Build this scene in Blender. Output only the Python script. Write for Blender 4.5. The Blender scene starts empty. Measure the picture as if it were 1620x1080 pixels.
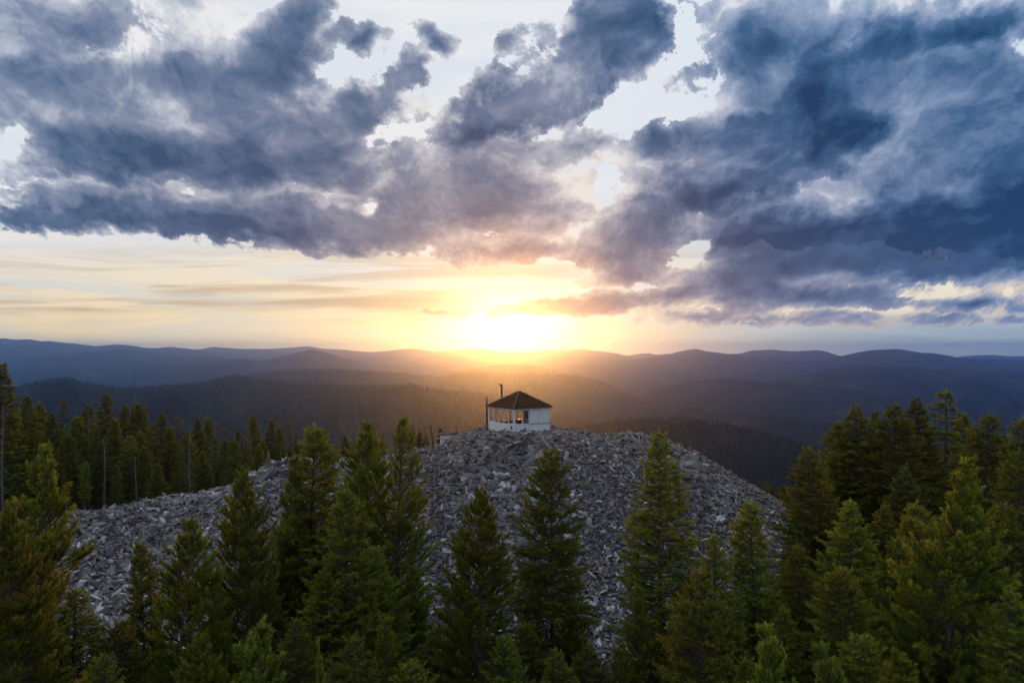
import bpy, bmesh, math, random
import numpy as np
from mathutils import Vector, Matrix

C = bpy.context.scene.collection
rng = np.random.default_rng(7)
random.seed(7)
F = 1080.0            # focal length in photo pixels (photo is 1620 wide)
HOR = 560.0           # photo row of the level horizon
CAMZ = 7.5            # the camera floats 7.5 m above the summit (z = 0)


def P(px, py, Y):
    """point at depth Y that stands at this pixel of the photograph"""
    return Vector(((px - 810.0) / F * Y, Y, CAMZ - (py - HOR) / F * Y))


# ---------------------------------------------------------------- node maths helper
class N:
    """a float or vector socket with arithmetic"""
    nt = None

    def __init__(self, s):
        self.s = s

    @staticmethod
    def node(kind, **kw):
        n = N.nt.nodes.new(kind)
        for k, v in kw.items():
            setattr(n, k, v)
        return n

    @staticmethod
    def put(sock, v):
        if isinstance(v, N):
            N.nt.links.new(v.s, sock)
        elif v is not None:
            sock.default_value = v

    @staticmethod
    def m(op, a, b=None, c=None, clamp=False):
        n = N.node('ShaderNodeMath', operation=op, use_clamp=clamp)
        N.put(n.inputs[0], a)
        N.put(n.inputs[1], b)
        N.put(n.inputs[2], c)
        return N(n.outputs[0])

    def __add__(self, o): return N.m('ADD', self, o)
    def __radd__(self, o): return N.m('ADD', self, o)
    def __sub__(self, o): return N.m('SUBTRACT', self, o)
    def __rsub__(self, o): return N.m('SUBTRACT', o, self)
    def __mul__(self, o): return N.m('MULTIPLY', self, o)
    def __rmul__(self, o): return N.m('MULTIPLY', self, o)
    def __truediv__(self, o): return N.m('DIVIDE', self, o)
    def __rtruediv__(self, o): return N.m('DIVIDE', o, self)
    def clamp(self): return N.m('ADD', self, 0.0, clamp=True)

    def smooth(self, lo, hi, to0=0.0, to1=1.0):
        n = N.node('ShaderNodeMapRange', interpolation_type='SMOOTHSTEP')
        N.put(n.inputs['Value'], self)
        N.put(n.inputs['From Min'], lo)
        N.put(n.inputs['From Max'], hi)
        N.put(n.inputs['To Min'], to0)
        N.put(n.inputs['To Max'], to1)
        return N(n.outputs['Result'])


def comb(x, y, z=0.0):
    n = N.node('ShaderNodeCombineXYZ')
    for i, v in enumerate((x, y, z)):
        N.put(n.inputs[i], v)
    return N(n.outputs[0])


def noise2(vec, scale, detail=6, rough=0.55, dist=0.0, lac=2.0, color=False, dim='2D'):
    n = N.node('ShaderNodeTexNoise', noise_dimensions=dim)
    N.put(n.inputs['Vector'], vec)
    n.inputs['Scale'].default_value = scale
    n.inputs['Detail'].default_value = detail
    n.inputs['Roughness'].default_value = rough
    n.inputs['Lacunarity'].default_value = lac
    n.inputs['Distortion'].default_value = dist
    return N(n.outputs['Color' if color else 'Fac'])


def vmath(op, a, b=None, scale=None):
    n = N.node('ShaderNodeVectorMath', operation=op)
    N.put(n.inputs[0], a)
    if b is not None:
        N.put(n.inputs[1], b)
    if scale is not None:
        N.put(n.inputs['Scale'], scale)
    return N(n.outputs[1] if op in ('LENGTH', 'DISTANCE', 'DOT_PRODUCT') else n.outputs[0])


def mixc(f, a, b, blend='MIX', clamp=True):
    n = N.node('ShaderNodeMix', data_type='RGBA', blend_type=blend)
    n.clamp_factor = clamp
    N.put(n.inputs[0], f)
    N.put(n.inputs[6], a if isinstance(a, N) else (*a, 1.0))
    N.put(n.inputs[7], b if isinstance(b, N) else (*b, 1.0))
    return N(n.outputs[2])


def ramp(f, stops, interp='EASE'):
    n = N.node('ShaderNodeValToRGB')
    n.color_ramp.interpolation = interp
    e = n.color_ramp.elements
    while len(e) < len(stops):
        e.new(0.5)
    for el, (p, c) in zip(e, stops):
        el.position = p
        el.color = (*c, 1.0) if len(c) == 3 else c
    N.put(n.inputs[0], f)
    return N(n.outputs[0])


def srgb(r, g, b):
    return tuple(((c / 255) / 12.92 if c / 255 < 0.04045 else ((c / 255 + 0.055) / 1.055) ** 2.4) for c in (r, g, b))


SUN_EL = math.radians(2.0)
SUN_PX = 800.0
SUN_AZ = math.atan((SUN_PX - 810) / F)      # clockwise from +Y
# ---------------------------------------------------------------- sky
def build_sky():
    w = bpy.data.worlds.new("World")
    bpy.context.scene.world = w
    w.use_nodes = True
    nt = w.node_tree
    nt.nodes.clear()
    N.nt = nt
    out = N.node('ShaderNodeOutputWorld')
    bg = N.node('ShaderNodeBackground')
    nt.links.new(bg.outputs[0], out.inputs[0])
    tc = N.node('ShaderNodeTexCoord')
    D = N(tc.outputs['Generated'])
    sx = N.node('ShaderNodeSeparateXYZ')
    N.put(sx.inputs[0], D)
    x, y, z = (N(sx.outputs[i]) for i in range(3))
    yy = N.m('MAXIMUM', N.m('ABSOLUTE', y), 0.06)
    u = x / yy
    v = N.m('MAXIMUM', z, 0.0) / yy
    a = u * 10.8                       # hundreds of photo pixels from the sun's meridian, at infinity
    b = v * 10.8                       # hundreds of photo pixels above the horizon
    front = y.smooth(-0.15, 0.25)

    # perspective of a cloud deck for the noise
    den = v + 0.34
    pv = comb(u * 1.5 / N.m('SQRT', den), N.m('LOGARITHM', den, 2.718) * -1.4)
    # domain warp
    wn = noise2(pv, 2.2, 3, 0.55, color=True)
    wv = vmath('SUBTRACT', wn, (0.5, 0.5, 0.5))
    pw = vmath('ADD', pv, vmath('SCALE', wv, scale=0.22))
    ab = comb(a, b)
    w1 = noise2(pv, 1.7, 4, 0.6, color=True)
    abw = vmath('ADD', ab, vmath('SCALE', vmath('MULTIPLY', vmath('SUBTRACT', w1, (0.5, 0.5, 0.5)), (1.7, 1.2, 0.0)), scale=b.smooth(0.3, 3.5, 0.3, 1.0)))

    w3 = noise2(pv, 8.0, 6, 0.65, color=True)
    abw = vmath('ADD', abw, vmath('SCALE', vmath('MULTIPLY', vmath('SUBTRACT', w3, (0.5, 0.5, 0.5)), (1.1, 0.8, 0.0)), scale=b.smooth(0.3, 3.5, 0.3, 1.0)))

    def blobs(lst, vec):
        acc = None
        for (cx, cy, rx, ry, rot, wt) in lst:
            mp = N.node('ShaderNodeMapping', vector_type='TEXTURE')
            N.put(mp.inputs['Vector'], vec)
            mp.inputs['Location'].default_value = ((cx - 810) / 100, (HOR - cy) / 100, 0)
            mp.inputs['Rotation'].default_value = (0, 0, math.radians(rot))
            mp.inputs['Scale'].default_value = (rx / 100, ry / 100, 1)
            g = N.node('ShaderNodeTexGradient', gradient_type='SPHERICAL')
            N.put(g.inputs[0], N(mp.outputs[0]))
            f = N(g.outputs['Fac'])
            acc = f * wt if acc is None else N.m('MULTIPLY_ADD', f, wt, acc)
        return acc

    # the nearer clouds
    M_F = [
        # big left mass
        (190, 215, 400, 140, -6, 1.25), (320, 120, 210, 110, 0, 1.0), (478, 50, 85, 130, -25, 1.2),
        (450, 240, 230, 130, -10, 1.0), (0, 140, 190, 130, 0, 0.8),
        # small scraps
        (587, 55, 55, 42, 0, 1.1), (700, 64, 48, 42, -30, 1.1), (600, 172, 110, 52, 15, 1.25), (648, 125, 34, 52, -20, 1.2),
        # diagonal streak
        (760, 205, 150, 62, 20, 1.35), (860, 145, 150, 70, 25, 1.3), (950, 80, 150, 85, 30, 1.35), (1010, 10, 100, 90, 20, 1.25),
        (845, 55, 28, 45, -20, .7),
        # right mass
        (1120, 285, 270, 95, 12, 1.5), (1330, 205, 130, 110, 28, 1.25), (1190, 210, 170, 80, 20, .9),
        (1220, 70, 170, 110, -10, 1.1), (1520, 40, 260, 70, 14, 1.35), (1380, 60, 130, 90, 0, .7), (1560, 130, 160, 50, 15, .8),
        (1085, 112, 55, 26, 10, 1.0), (1050, 205, 130, 32, 14, 1.1), (890, 215, 40, 22, 20, .8),
        # under the right mass
        (800, 398, 125, 36, -2, 1.1), (975, 395, 150, 62, 10, 1.15), (1200, 426, 240, 40, 4, 1.15), (1420, 412, 260, 28, 0, 1.0), (1600, 440, 120, 30, 0, .9), 
        (985, 475, 190, 28, 5, 1.5), (880, 487, 110, 18, 3, 1.3), (1290, 468, 200, 30, 3, 1.2), (1110, 498, 120, 14, 0, .9), (1520, 478, 220, 20, 0, .95),
        (1350, 500, 160, 12, 0, .8), (700, 486, 60, 8, 0, .9),
        # gaps of open sky
        (1015, 150, 130, 50, 12, -1.0), (1068, 30, 36, 60, 0, -1.0), (560, 318, 40, 22, 20, -.6), (0, 232, 60, 34, 0, -.9),
        (620, 225, 60, 30, 20, -.6), (840, 205, 45, 40, 0, -.6), (140, 80, 60, 26, 0, -.4), (570, 10, 60, 40, 0, -.6), (1330, 62, 40, 20, 30, -.5),
        (1110, 385, 90, 20, 25, -.7), (860, 425, 50, 20, 35, -.6), (1290, 445, 60, 10, 0, -.3), (200, 300, 330, 14, -3, -.35),
    ]
    T_F = [
        (250, 265, 330, 60, -8, .6), (520, 290, 120, 60, 0, .25), (330, 120, 160, 60, 0, .05),
        (1130, 325, 260, 48, 7, .85), (1330, 225, 110, 60, 28, .45), (1540, 50, 240, 46, 15, .6), (1200, 95, 130, 60, 0, .25),
        (790, 220, 150, 40, 22, .55), (960, 120, 110, 50, 30, .4), (1210, 452, 260, 26, 0, .4), (980, 420, 130, 34, 0, .25),
        (1090, 235, 190, 60, 15, -.5), (400, 190, 220, 60, 0, -.3), (120, 170, 230, 60, 0, -.3), (980, 270, 90, 50, 0, -.25), (1000, 500, 700, 40, 0, -.25),
    ]
    # the paler clouds behind them
    M_B = [
        (90, 30, 330, 110, 0, 1.1), (230, 335, 340, 46, -3, 1.1), (400, 362, 320, 40, -4, 1.1), (30, 352, 170, 26, 0, 1.1),
        (640, 330, 240, 100, 0, 1.25), (770, 260, 200, 90, 10, 1.0), (870, 330, 190, 60, 0, .9), (920, 225, 120, 55, 0, .75),
        (1540, 280, 470, 210, 4, 1.7), (1450, 120, 330, 140, 8, 1.2), (1230, 360, 330, 60, 3, 1.1), (1450, 402, 380, 36, 0, 1.0),
        (1610, 360, 240, 100, 0, 1.2), (1230, 505, 420, 18, 0, .5), (1480, 500, 260, 18, 0, .45),
        (560, 318, 34, 18, 20, -.9), (840, 208, 40, 40, 0, -.8), (925, 300, 40, 46, -20, -.8), (1015, 150, 150, 55, 12, -.9), (1110, 385, 90, 20, 25, -.8), (40, 270, 110, 26, -5, -.5), (700, 120, 90, 70, 0, -.5),
    ]
    T_B = [
        (1480, 378, 400, 66, 0, 1.0), (1620, 345, 190, 90, 0, .4), (1230, 375, 260, 34, 0, .35), (1450, 425, 380, 26, 0, .35), (1470, 235, 330, 120, 4, -.75), (1300, 320, 150, 50, 10, -.55),
        (60, 20, 330, 110, 0, -.45), (230, 355, 320, 30, -3, .35), (420, 375, 300, 24, -4, .3), (640, 350, 200, 60, 0, .0), (830, 300, 280, 130, 0, -.5), (1350, 505, 500, 30, 0, -.2),
    ]

    def puffs(vec, scale, detail=3.0):
        n = N.node('ShaderNodeTexVoronoi', voronoi_dimensions='2D', feature='F1', normalize=True)
        N.put(n.inputs['Vector'], vec)
        n.inputs['Scale'].default_value = scale
        n.inputs['Detail'].default_value = detail
        n.inputs['Roughness'].default_value = 0.55
        n.inputs['Lacunarity'].default_value = 2.1
        return 0.45 - N(n.outputs['Distance'])

    wf = vmath('SUBTRACT', noise2(pw, 9.0, 5, 0.6, color=True), (0.5, 0.5, 0.5))
    pq = vmath('ADD', pw, vmath('SCALE', wf, scale=0.05))
    n1 = noise2(pw, 3.2, 10, 0.56)
    p1 = puffs(pq, 4.6, 4.0)
    nl = noise2(pw, 3.2, 3.5, 0.5)                  # the same billows, smooth: how thick the cloud is
    # the billows again a step towards the light: gives each one a lit and a shaded side
    st = comb(u * -0.02, -0.045)
    relief = noise2(pw, 3.2, 6, 0.54) - noise2(vmath('ADD', pw, st), 3.2, 6, 0.54)
    relief = relief * 0.55 + (puffs(pq, 4.6, 3.2) - puffs(vmath('ADD', pq, st), 4.6, 3.2)) * 0.62
    n2 = noise2(pw, 10.0, 9, 0.62)

    nb1 = noise2(vmath('ADD', pw, (3.7, 1.9, 0.0)), 2.6, 9, 0.56)
    n3 = noise2(pw, 34.0, 6, 0.65)

    def cloud_layer(Ml, Tl, na, nsm, rear_amt, soft, bias):
        Mm = N.m('MINIMUM', blobs(Ml, abw), 1.0) * front + (1.0 - front) * rear_amt
        T = blobs(Tl, abw)
        d = Mm * 0.85 + ((na - 0.5) * 1.7 + (n2 - 0.5) * 0.8 + (n3 - 0.5) * 0.4 + p1 * 1.0) * Mm.smooth(0.0, 0.35, 0.3, 1.0)
        alpha = d.smooth(0.20, 0.20 + soft)
        dl = Mm * 0.72 + (nsm - 0.5) * 0.9 + (na - 0.5) * 0.4 + (n2 - 0.5) * 0.34 + (n3 - 0.5) * 0.26 + p1 * 0.55
        thick = ((dl - bias) / 1.08 + T * front * 0.60).clamp()
        return alpha, thick

    # clear sky behind: physical sky plus a bright high veil
    sk = N.node('ShaderNodeTexSky', sky_type='NISHITA')
    sk.sun_disc = False
    sk.sun_elevation = SUN_EL
    sk.sun_rotation = SUN_AZ
    sk.altitude = 1500
    sky = N(sk.outputs[0])
    skc = vmath('SCALE', sky, scale=0.10)
    # angle from the sun
    ds = vmath('LENGTH', comb((a + 0.10) * 0.55, b - 0.35))
    hor = b.smooth(0.0, 3.6, 1.0, 0.0)
    side = a.smooth(-2.0, 6.0)                      # 0 towards the left, 1 far right
    veil_hi = mixc(a.smooth(-4, 7), (0.98, 0.96, 0.95), (0.78, 0.87, 0.98))
    veil_lo = mixc(side, (1.12, 0.88, 0.46), (0.40, 0.56, 0.70))
    veil = mixc(b.smooth(0.1, 2.6), veil_lo, veil_hi)
    veil = mixc(b.smooth(0.45, 0.75) * b.smooth(1.1, 1.9, 1.0, 0.0) * side, veil, (1.10, 0.98, 0.76))
    cirr = noise2(comb(u / den * 0.9, 3.4 / den), 1.6, 7, 0.55, dist=0.6)
    cirr_a = cirr.smooth(0.34, 0.60, b.smooth(1.2, 3.5, 0.60, 0.62), 1.0)
    veil = mixc(cirr_a, (0.62, 0.76, 0.92), veil)
    # thin tan streaks of stratus low in the clear band
    strat = noise2(comb(a * 0.22, b * 3.4), 1.0, 7, 0.6, dist=0.5)
    band = b.smooth(0.35, 0.75) * b.smooth(1.2, 1.9, 1.0, 0.0)
    line = b.smooth(0.60, 0.76) * b.smooth(0.80, 0.92, 1.0, 0.0) * a.smooth(-0.9, 0.3, 1.0, 0.0)
    sa = ((strat.smooth(0.47, 0.66) * band * 0.75) + line * strat.smooth(0.3, 0.5) * 0.75).clamp()
    veil = mixc(sa, veil, mixc(side, (0.66, 0.48, 0.30), (0.42, 0.47, 0.54)))
    bst = N.m('POWER', 2.718, b * -3.0)
    veil = vmath('MULTIPLY', veil, comb(1.0 + 1.5 * bst, 1.0 + 1.2 * bst, 1.0 + 0.5 * bst))
    rear = mixc(z.smooth(0.0, 0.7), (0.55, 0.58, 0.66), (0.62, 0.68, 0.80))
    veil = mixc(front, rear, veil)
    base = mixc(0.90, skc, veil)
    # the sun behind thin cloud
    core = ds.smooth(0.1, 0.85, 1.0, 0.0)
    halo = N.m('POWER', 2.718, ds * -0.95)
    front_h = front
    sunlight = vmath('SCALE', comb(1.0, 0.93, 0.75), scale=core * 0.8 * front_h)
    warm = vmath('SCALE', comb(1.0, 0.72, 0.38), scale=halo * 0.16 * front_h)

    glow = N.m('POWER', 2.718, N.m('ABSOLUTE', a) * -0.5) * b.smooth(0.0, 1.1, 1.0, 0.0) * front_h
    warm = vmath('ADD', warm, vmath('SCALE', comb(1.0, 0.45, 0.08), scale=glow * 0.65))

    # cloud colour
    near = N.m('POWER', 2.718, ds * -0.65)
    right = a.smooth(-1.0, 5.0)
    col = vmath('ADD', vmath('ADD', base, sunlight), warm)
    behind = None
    for Ml, Tl, na, nsm, rear_amt, soft, gain, bias in ((M_B, T_B, nb1, nl, 0.0, 0.24, 2.3, 0.02), (M_F, T_F, n1, nl, 0.45, 0.14, 2.8, 0.09)):
        alpha, thick = cloud_layer(Ml, Tl, na, nsm, rear_amt, soft, bias)
        tone = (thick - relief * gain * 0.55).clamp()
        if behind is not None:                      # no bright rim where another cloud, not the sky, lies behind
            tone = N.m('SMOOTH_MAX', tone, behind, 0.15)
        behind = (alpha * tone * 0.85)
        cc_l = ramp(tone, [(0.0, srgb(238, 238, 238)), (0.2, srgb(190, 197, 210)), (0.45, srgb(130, 143, 167)), (0.72, srgb(86, 108, 138)), (1.0, srgb(52, 76, 106))], 'LINEAR')
        cc_r = ramp(tone, [(0.0, srgb(228, 230, 236)), (0.2, srgb(160, 177, 203)), (0.45, srgb(108, 135, 171)), (0.70, srgb(54, 94, 134)), (1.0, srgb(10, 54, 90))], 'LINEAR')
        cc = mixc(right, cc_l, cc_r)
        # nearer the sun the cloud is purple-brown and its thin edges glow
        ccw = ramp(tone, [(0.0, srgb(255, 226, 178)), (0.25, srgb(214, 178, 150)), (0.6, srgb(140, 118, 118)), (1.0, srgb(88, 82, 104))], 'LINEAR')
        cc = mixc((near * 1.3).clamp() * front, cc, ccw)
        # warm light from below on the undersides that face the sun
        under = (relief * -4.0).clamp() * thick.smooth(0.15, 0.6, 1.0, 0.0) * b.smooth(1.2, 3.2, 1.0, 0.0) * front
        cc = mixc(under * 0.6 * (near * 2.0).clamp(), cc, srgb(225, 160, 110))
        # low clouds have cream edges
        cream = (1.0 - tone.smooth(0.0, 0.35)) * b.smooth(0.9, 1.9, 1.0, 0.0) * front
        cc = mixc(cream * 0.8, cc, srgb(250, 230, 196))
        thin = 1.0 - thick
        cc = vmath('ADD', cc, vmath('SCALE', warm, scale=thin * 0.45))
        cc = vmath('ADD', cc, vmath('SCALE', sunlight, scale=0.30 * thin))
        col = mixc(alpha, col, cc)
    # below the horizon
    col = mixc(z.smooth(-0.05, -0.01, 1.0, 0.0), col, (0.10, 0.12, 0.16))
    N.put(bg.inputs['Color'], col)
    bg.inputs['Strength'].default_value = 1.0
    w.cycles.sampling_method = 'MANUAL'
    w.cycles.sample_map_resolution = 1024


build_sky()
# ---------------------------------------------------------------- mesh and tag helpers
def big_mesh(name, verts, faces, mats=(), smooth=False, attrs=None):
    """verts (n,3), faces (m,k) all with k corners; attrs: name -> per-face float"""
    me = bpy.data.meshes.new(name)
    verts = np.asarray(verts, np.float32)
    faces = np.asarray(faces, np.int32)
    m, k = faces.shape
    me.vertices.add(len(verts))
    me.vertices.foreach_set('co', verts.ravel())
    me.loops.add(m * k)
    me.loops.foreach_set('vertex_index', faces.ravel())
    me.polygons.add(m)
    me.polygons.foreach_set('loop_start', np.arange(0, m * k, k, dtype=np.int32))
    if attrs:
        for an, av in attrs.items():
            at = me.attributes.new(an, 'FLOAT', 'FACE')
            at.data.foreach_set('value', np.asarray(av, np.float32))
    me.update(calc_edges=True)
    me.validate()
    me.polygons.foreach_set('use_smooth', np.full(len(me.polygons), smooth))
    for mt in mats:
        me.materials.append(mt)
    return me


def link(name, me, parent=None, loc=None, rot=None):
    o = bpy.data.objects.new(name, me)
    C.objects.link(o)
    if parent is not None:
        o.parent = parent
    if loc is not None:
        o.location = loc
    if rot is not None:
        o.rotation_euler = rot
    return o


def tag(o, label=None, cat=None, group=None, kind=None):
    if label: o['label'] = label
    if cat: o['category'] = cat
    if group: o['group'] = group
    if kind: o['kind'] = kind
    return o


def material(name):
    m = bpy.data.materials.new(name)
    m.use_nodes = True
    nt = m.node_tree
    N.nt = nt
    b = nt.nodes['Principled BSDF']
    b.inputs['Roughness'].default_value = 0.9
    b.inputs['Specular IOR Level'].default_value = 0.25
    return m, nt, b


def texco(which='Object'):
    return N(N.node('ShaderNodeTexCoord').outputs[which])


def attr(name):
    n = N.node('ShaderNodeAttribute', attribute_name=name)
    return N(n.outputs['Fac'])


def geo_pos():
    return N(N.node('ShaderNodeNewGeometry').outputs['Position'])


def bump(bsdf, h, strength, dist):
    n = N.node('ShaderNodeBump')
    n.inputs['Strength'].default_value = strength
    n.inputs['Distance'].default_value = dist
    N.put(n.inputs['Height'], h)
    N.put(bsdf.inputs['Normal'], N(n.outputs[0]))


# ---------------------------------------------------------------- lattice noise in numpy
_perm = np.random.default_rng(3).random((512, 512))


def vnoise(x, y):
    xi = np.floor(x).astype(int); yi = np.floor(y).astype(int)
    fx = x - xi; fy = y - yi
    fx = fx * fx * (3 - 2 * fx); fy = fy * fy * (3 - 2 * fy)
    g = lambda i, j: _perm[i & 511, j & 511]
    return (g(xi, yi) * (1 - fx) + g(xi + 1, yi) * fx) * (1 - fy) + (g(xi, yi + 1) * (1 - fx) + g(xi + 1, yi + 1) * fx) * fy


def fbm(x, y, oct=5, rough=0.5):
    s = 0.0; a = 1.0; t = 0.0
    for k in range(oct):
        s = s + a * (vnoise(x * 2 ** k + 17.3 * k, y * 2 ** k + 9.1 * k) - 0.5)
        t += a; a *= rough
    return s / t * 2


def sstep(x, lo, hi):
    t = np.clip((x - lo) / (hi - lo), 0, 1)
    return t * t * (3 - 2 * t)


# ---------------------------------------------------------------- the summit's ground
_cr = [(-420, 870, 40), (-100, 850, 46), (130, 825, 50), (215, 812, 52), (300, 797, 54), (370, 772, 56), (410, 748, 57), (450, 735, 58.5), (520, 728, 61),
       (580, 722, 63), (640, 708, 65), (700, 701, 66.5), (760, 690, 67), (800, 684, 67), (880, 684, 67.5), (940, 689, 67.5), (1000, 698, 67),
       (1050, 711, 66.5), (1100, 728, 66), (1150, 750, 65), (1200, 775, 64), (1245, 800, 63), (1320, 850, 61), (1420, 905, 59), (1560, 960, 56), (1900, 1060, 50)]
CRX = np.array([(p - 810) / F * Y for p, q, Y in _cr])
CRY = np.array([Y for p, q, Y in _cr])
CRZ = np.array([CAMZ - (q - HOR) / F * Y for p, q, Y in _cr])


def ground_z(x, y, rough=True):
    x = np.asarray(x, float); y = np.asarray(y, float)
    yc = np.interp(x, CRX, CRY); zc = np.interp(x, CRX, CRZ)
    d = yc - y
    r = 5.0
    f = 0.66 * (np.sqrt(np.maximum(d, 0) ** 2 + r * r) - r)
    k = 17.0
    f = np.where(f > k - 3, k - 3 + 3 * np.tanh((f - k + 3) / 3 / 1.0) + np.maximum(d - 28, 0) * 0.10, f)
    lw = sstep(-x, 10, 30)
    b = np.maximum(-d, 0)
    bk = 0.36 * (np.sqrt(b * b + 9) - 3)
    bk = np.where(bk > 8, 8 + (bk - 8) * 0.45, bk)
    bkl = np.minimum(bk * 1.25, 6.5 + 0.03 * b)
    bk = bk * (1 - lw) + bkl * lw
    z = zc - f - bk
    z = z - np.maximum(y - 115, 0) * 0.42 - np.maximum(-y, 0) * 0.15 - np.maximum(np.abs(x) - 75, 0) * 0.22
    if rough:
        z = z + (fbm(x * 0.16, y * 0.16, 4) * 0.6 + fbm(x * 0.07 + 5, y * 0.07, 3) * 1.0 * (1 - sstep(x, -3, 3) * 0)) * sstep(np.hypot(x - 0.7, y - 67.5), 2.5, 8)
    # the levelled pad under the cabin
    z = z + (-0.08 - z) * (1 - sstep(np.hypot(x - 0.7, y - 67.5), 3.0, 8.5))
    return z


def scree_mask(x, y):
    """1 on the open rock, 0 under the forest"""
    yc = np.interp(x, CRX, CRY)
    d = yc - y
    m = sstep(x, -38, -33) * sstep(-x, -31, -27) * sstep(d, -6, -3) * sstep(-d, -36, -30)
    return m


def rock_material(name, use_attr):
    m, nt, b = material(name)
    p = texco('Object') if not use_attr else geo_pos()
    r = attr('rnd') if use_attr else noise2(p, 3.0, 4, 0.6, dim='3D')
    n = noise2(p, 5.0, 8, 0.65, dim='3D')
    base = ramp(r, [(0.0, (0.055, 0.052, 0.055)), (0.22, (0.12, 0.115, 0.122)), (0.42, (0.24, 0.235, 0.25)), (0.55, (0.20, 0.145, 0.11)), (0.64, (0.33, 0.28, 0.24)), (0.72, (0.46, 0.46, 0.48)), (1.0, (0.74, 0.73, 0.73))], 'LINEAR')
    lich = noise2(p, 1.7, 6, 0.7, dim='3D').smooth(0.52, 0.68)
    c = mixc(n.smooth(0.3, 0.7, 0.0, 0.55), base, (0.13, 0.125, 0.125))
    c = mixc(lich * 0.35, c, (0.16, 0.11, 0.075))
    N.put(b.inputs['Base Color'], c)
    b.inputs['Roughness'].default_value = 0.62
    b.inputs['Specular IOR Level'].default_value = 0.4
    bump(b, noise2(p, 14.0, 6, 0.7, dim='3D'), 0.5, 0.05)
    return m


M_ROCK = rock_material('slate_scree', True)


def build_ground():
    xs = np.concatenate([np.linspace(-420, -60, 60), np.linspace(-59, 59, 237), np.linspace(60, 420, 60)])
    ys = np.concatenate([np.linspace(-120, 19, 40), np.linspace(20, 110, 181), np.linspace(112, 330, 55)])
    X, Y = np.meshgrid(xs, ys)
    Z = ground_z(X, Y) - 0.05
    v = np.stack([X, Y, Z], -1).reshape(-1, 3)
    ny, nx = X.shape
    i = np.arange(ny * nx).reshape(ny, nx)
    f = np.stack([i[:-1, :-1], i[:-1, 1:], i[1:, 1:], i[1:, :-1]], -1).reshape(-1, 4)
    m, nt, b = material('summit_ground')
    p = geo_pos()
    n = noise2(p, 0.6, 8, 0.65, dim='3D')
    n2 = noise2(p, 4.0, 8, 0.7, dim='3D')
    rock = mixc(n2, (0.07, 0.07, 0.078), (0.20, 0.20, 0.215))
    duff = mixc(n2, (0.016, 0.020, 0.010), (0.036, 0.038, 0.019))
    at = attr('scree')
    c = mixc((at + (n - 0.5) * 0.6).smooth(0.3, 0.55), duff, rock)
    N.put(b.inputs['Base Color'], c)
    bump(b, n2, 0.8, 0.15)
    fc = v[f].mean(1)
    me = big_mesh('summit_ground', v, f, [m], True, {'scree': scree_mask(fc[:, 0], fc[:, 1])})
    o = tag(link('mountain_ground', me), kind='structure')
    # valley floor out to the horizon
    m2, nt, b = material('valley_forest')
    p = geo_pos()
    N.put(b.inputs['Base Color'], mixc(noise2(p, 0.01, 8, 0.65, dim='3D'), (0.022, 0.028, 0.016), (0.055, 0.06, 0.035)))
    g = 11900
    v = [(-g, -260, -420), (g, -260, -420), (g, 11900, -420), (-g, 11900, -420)]
    o = tag(link('valley_ground', big_mesh('valley_ground', v, [(0, 1, 2, 3)], [m2])), kind='structure')


build_ground()


# ---------------------------------------------------------------- the ranges of hills
def hill_material():
    m, nt, b = material('forested_hill')
    p = geo_pos()
    big = noise2(p, 0.006, 6, 0.6, dim='3D')
    fine = noise2(p, 0.05, 8, 0.7, dim='3D')
    c = mixc(fine.smooth(0.3, 0.7), (0.009, 0.015, 0.010), (0.028, 0.036, 0.022))
    c = mixc(big.smooth(0.52, 0.66) * 0.6, c, (0.08, 0.078, 0.045))
    N.put(b.inputs['Base Color'], c)
    b.inputs['Roughness'].default_value = 1.0
    b.inputs['Specular IOR Level'].default_value = 0.0
    bump(b, fine, 0.9, 12.0)
    return m


M_HILL = hill_material()
HILLS = []


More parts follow.
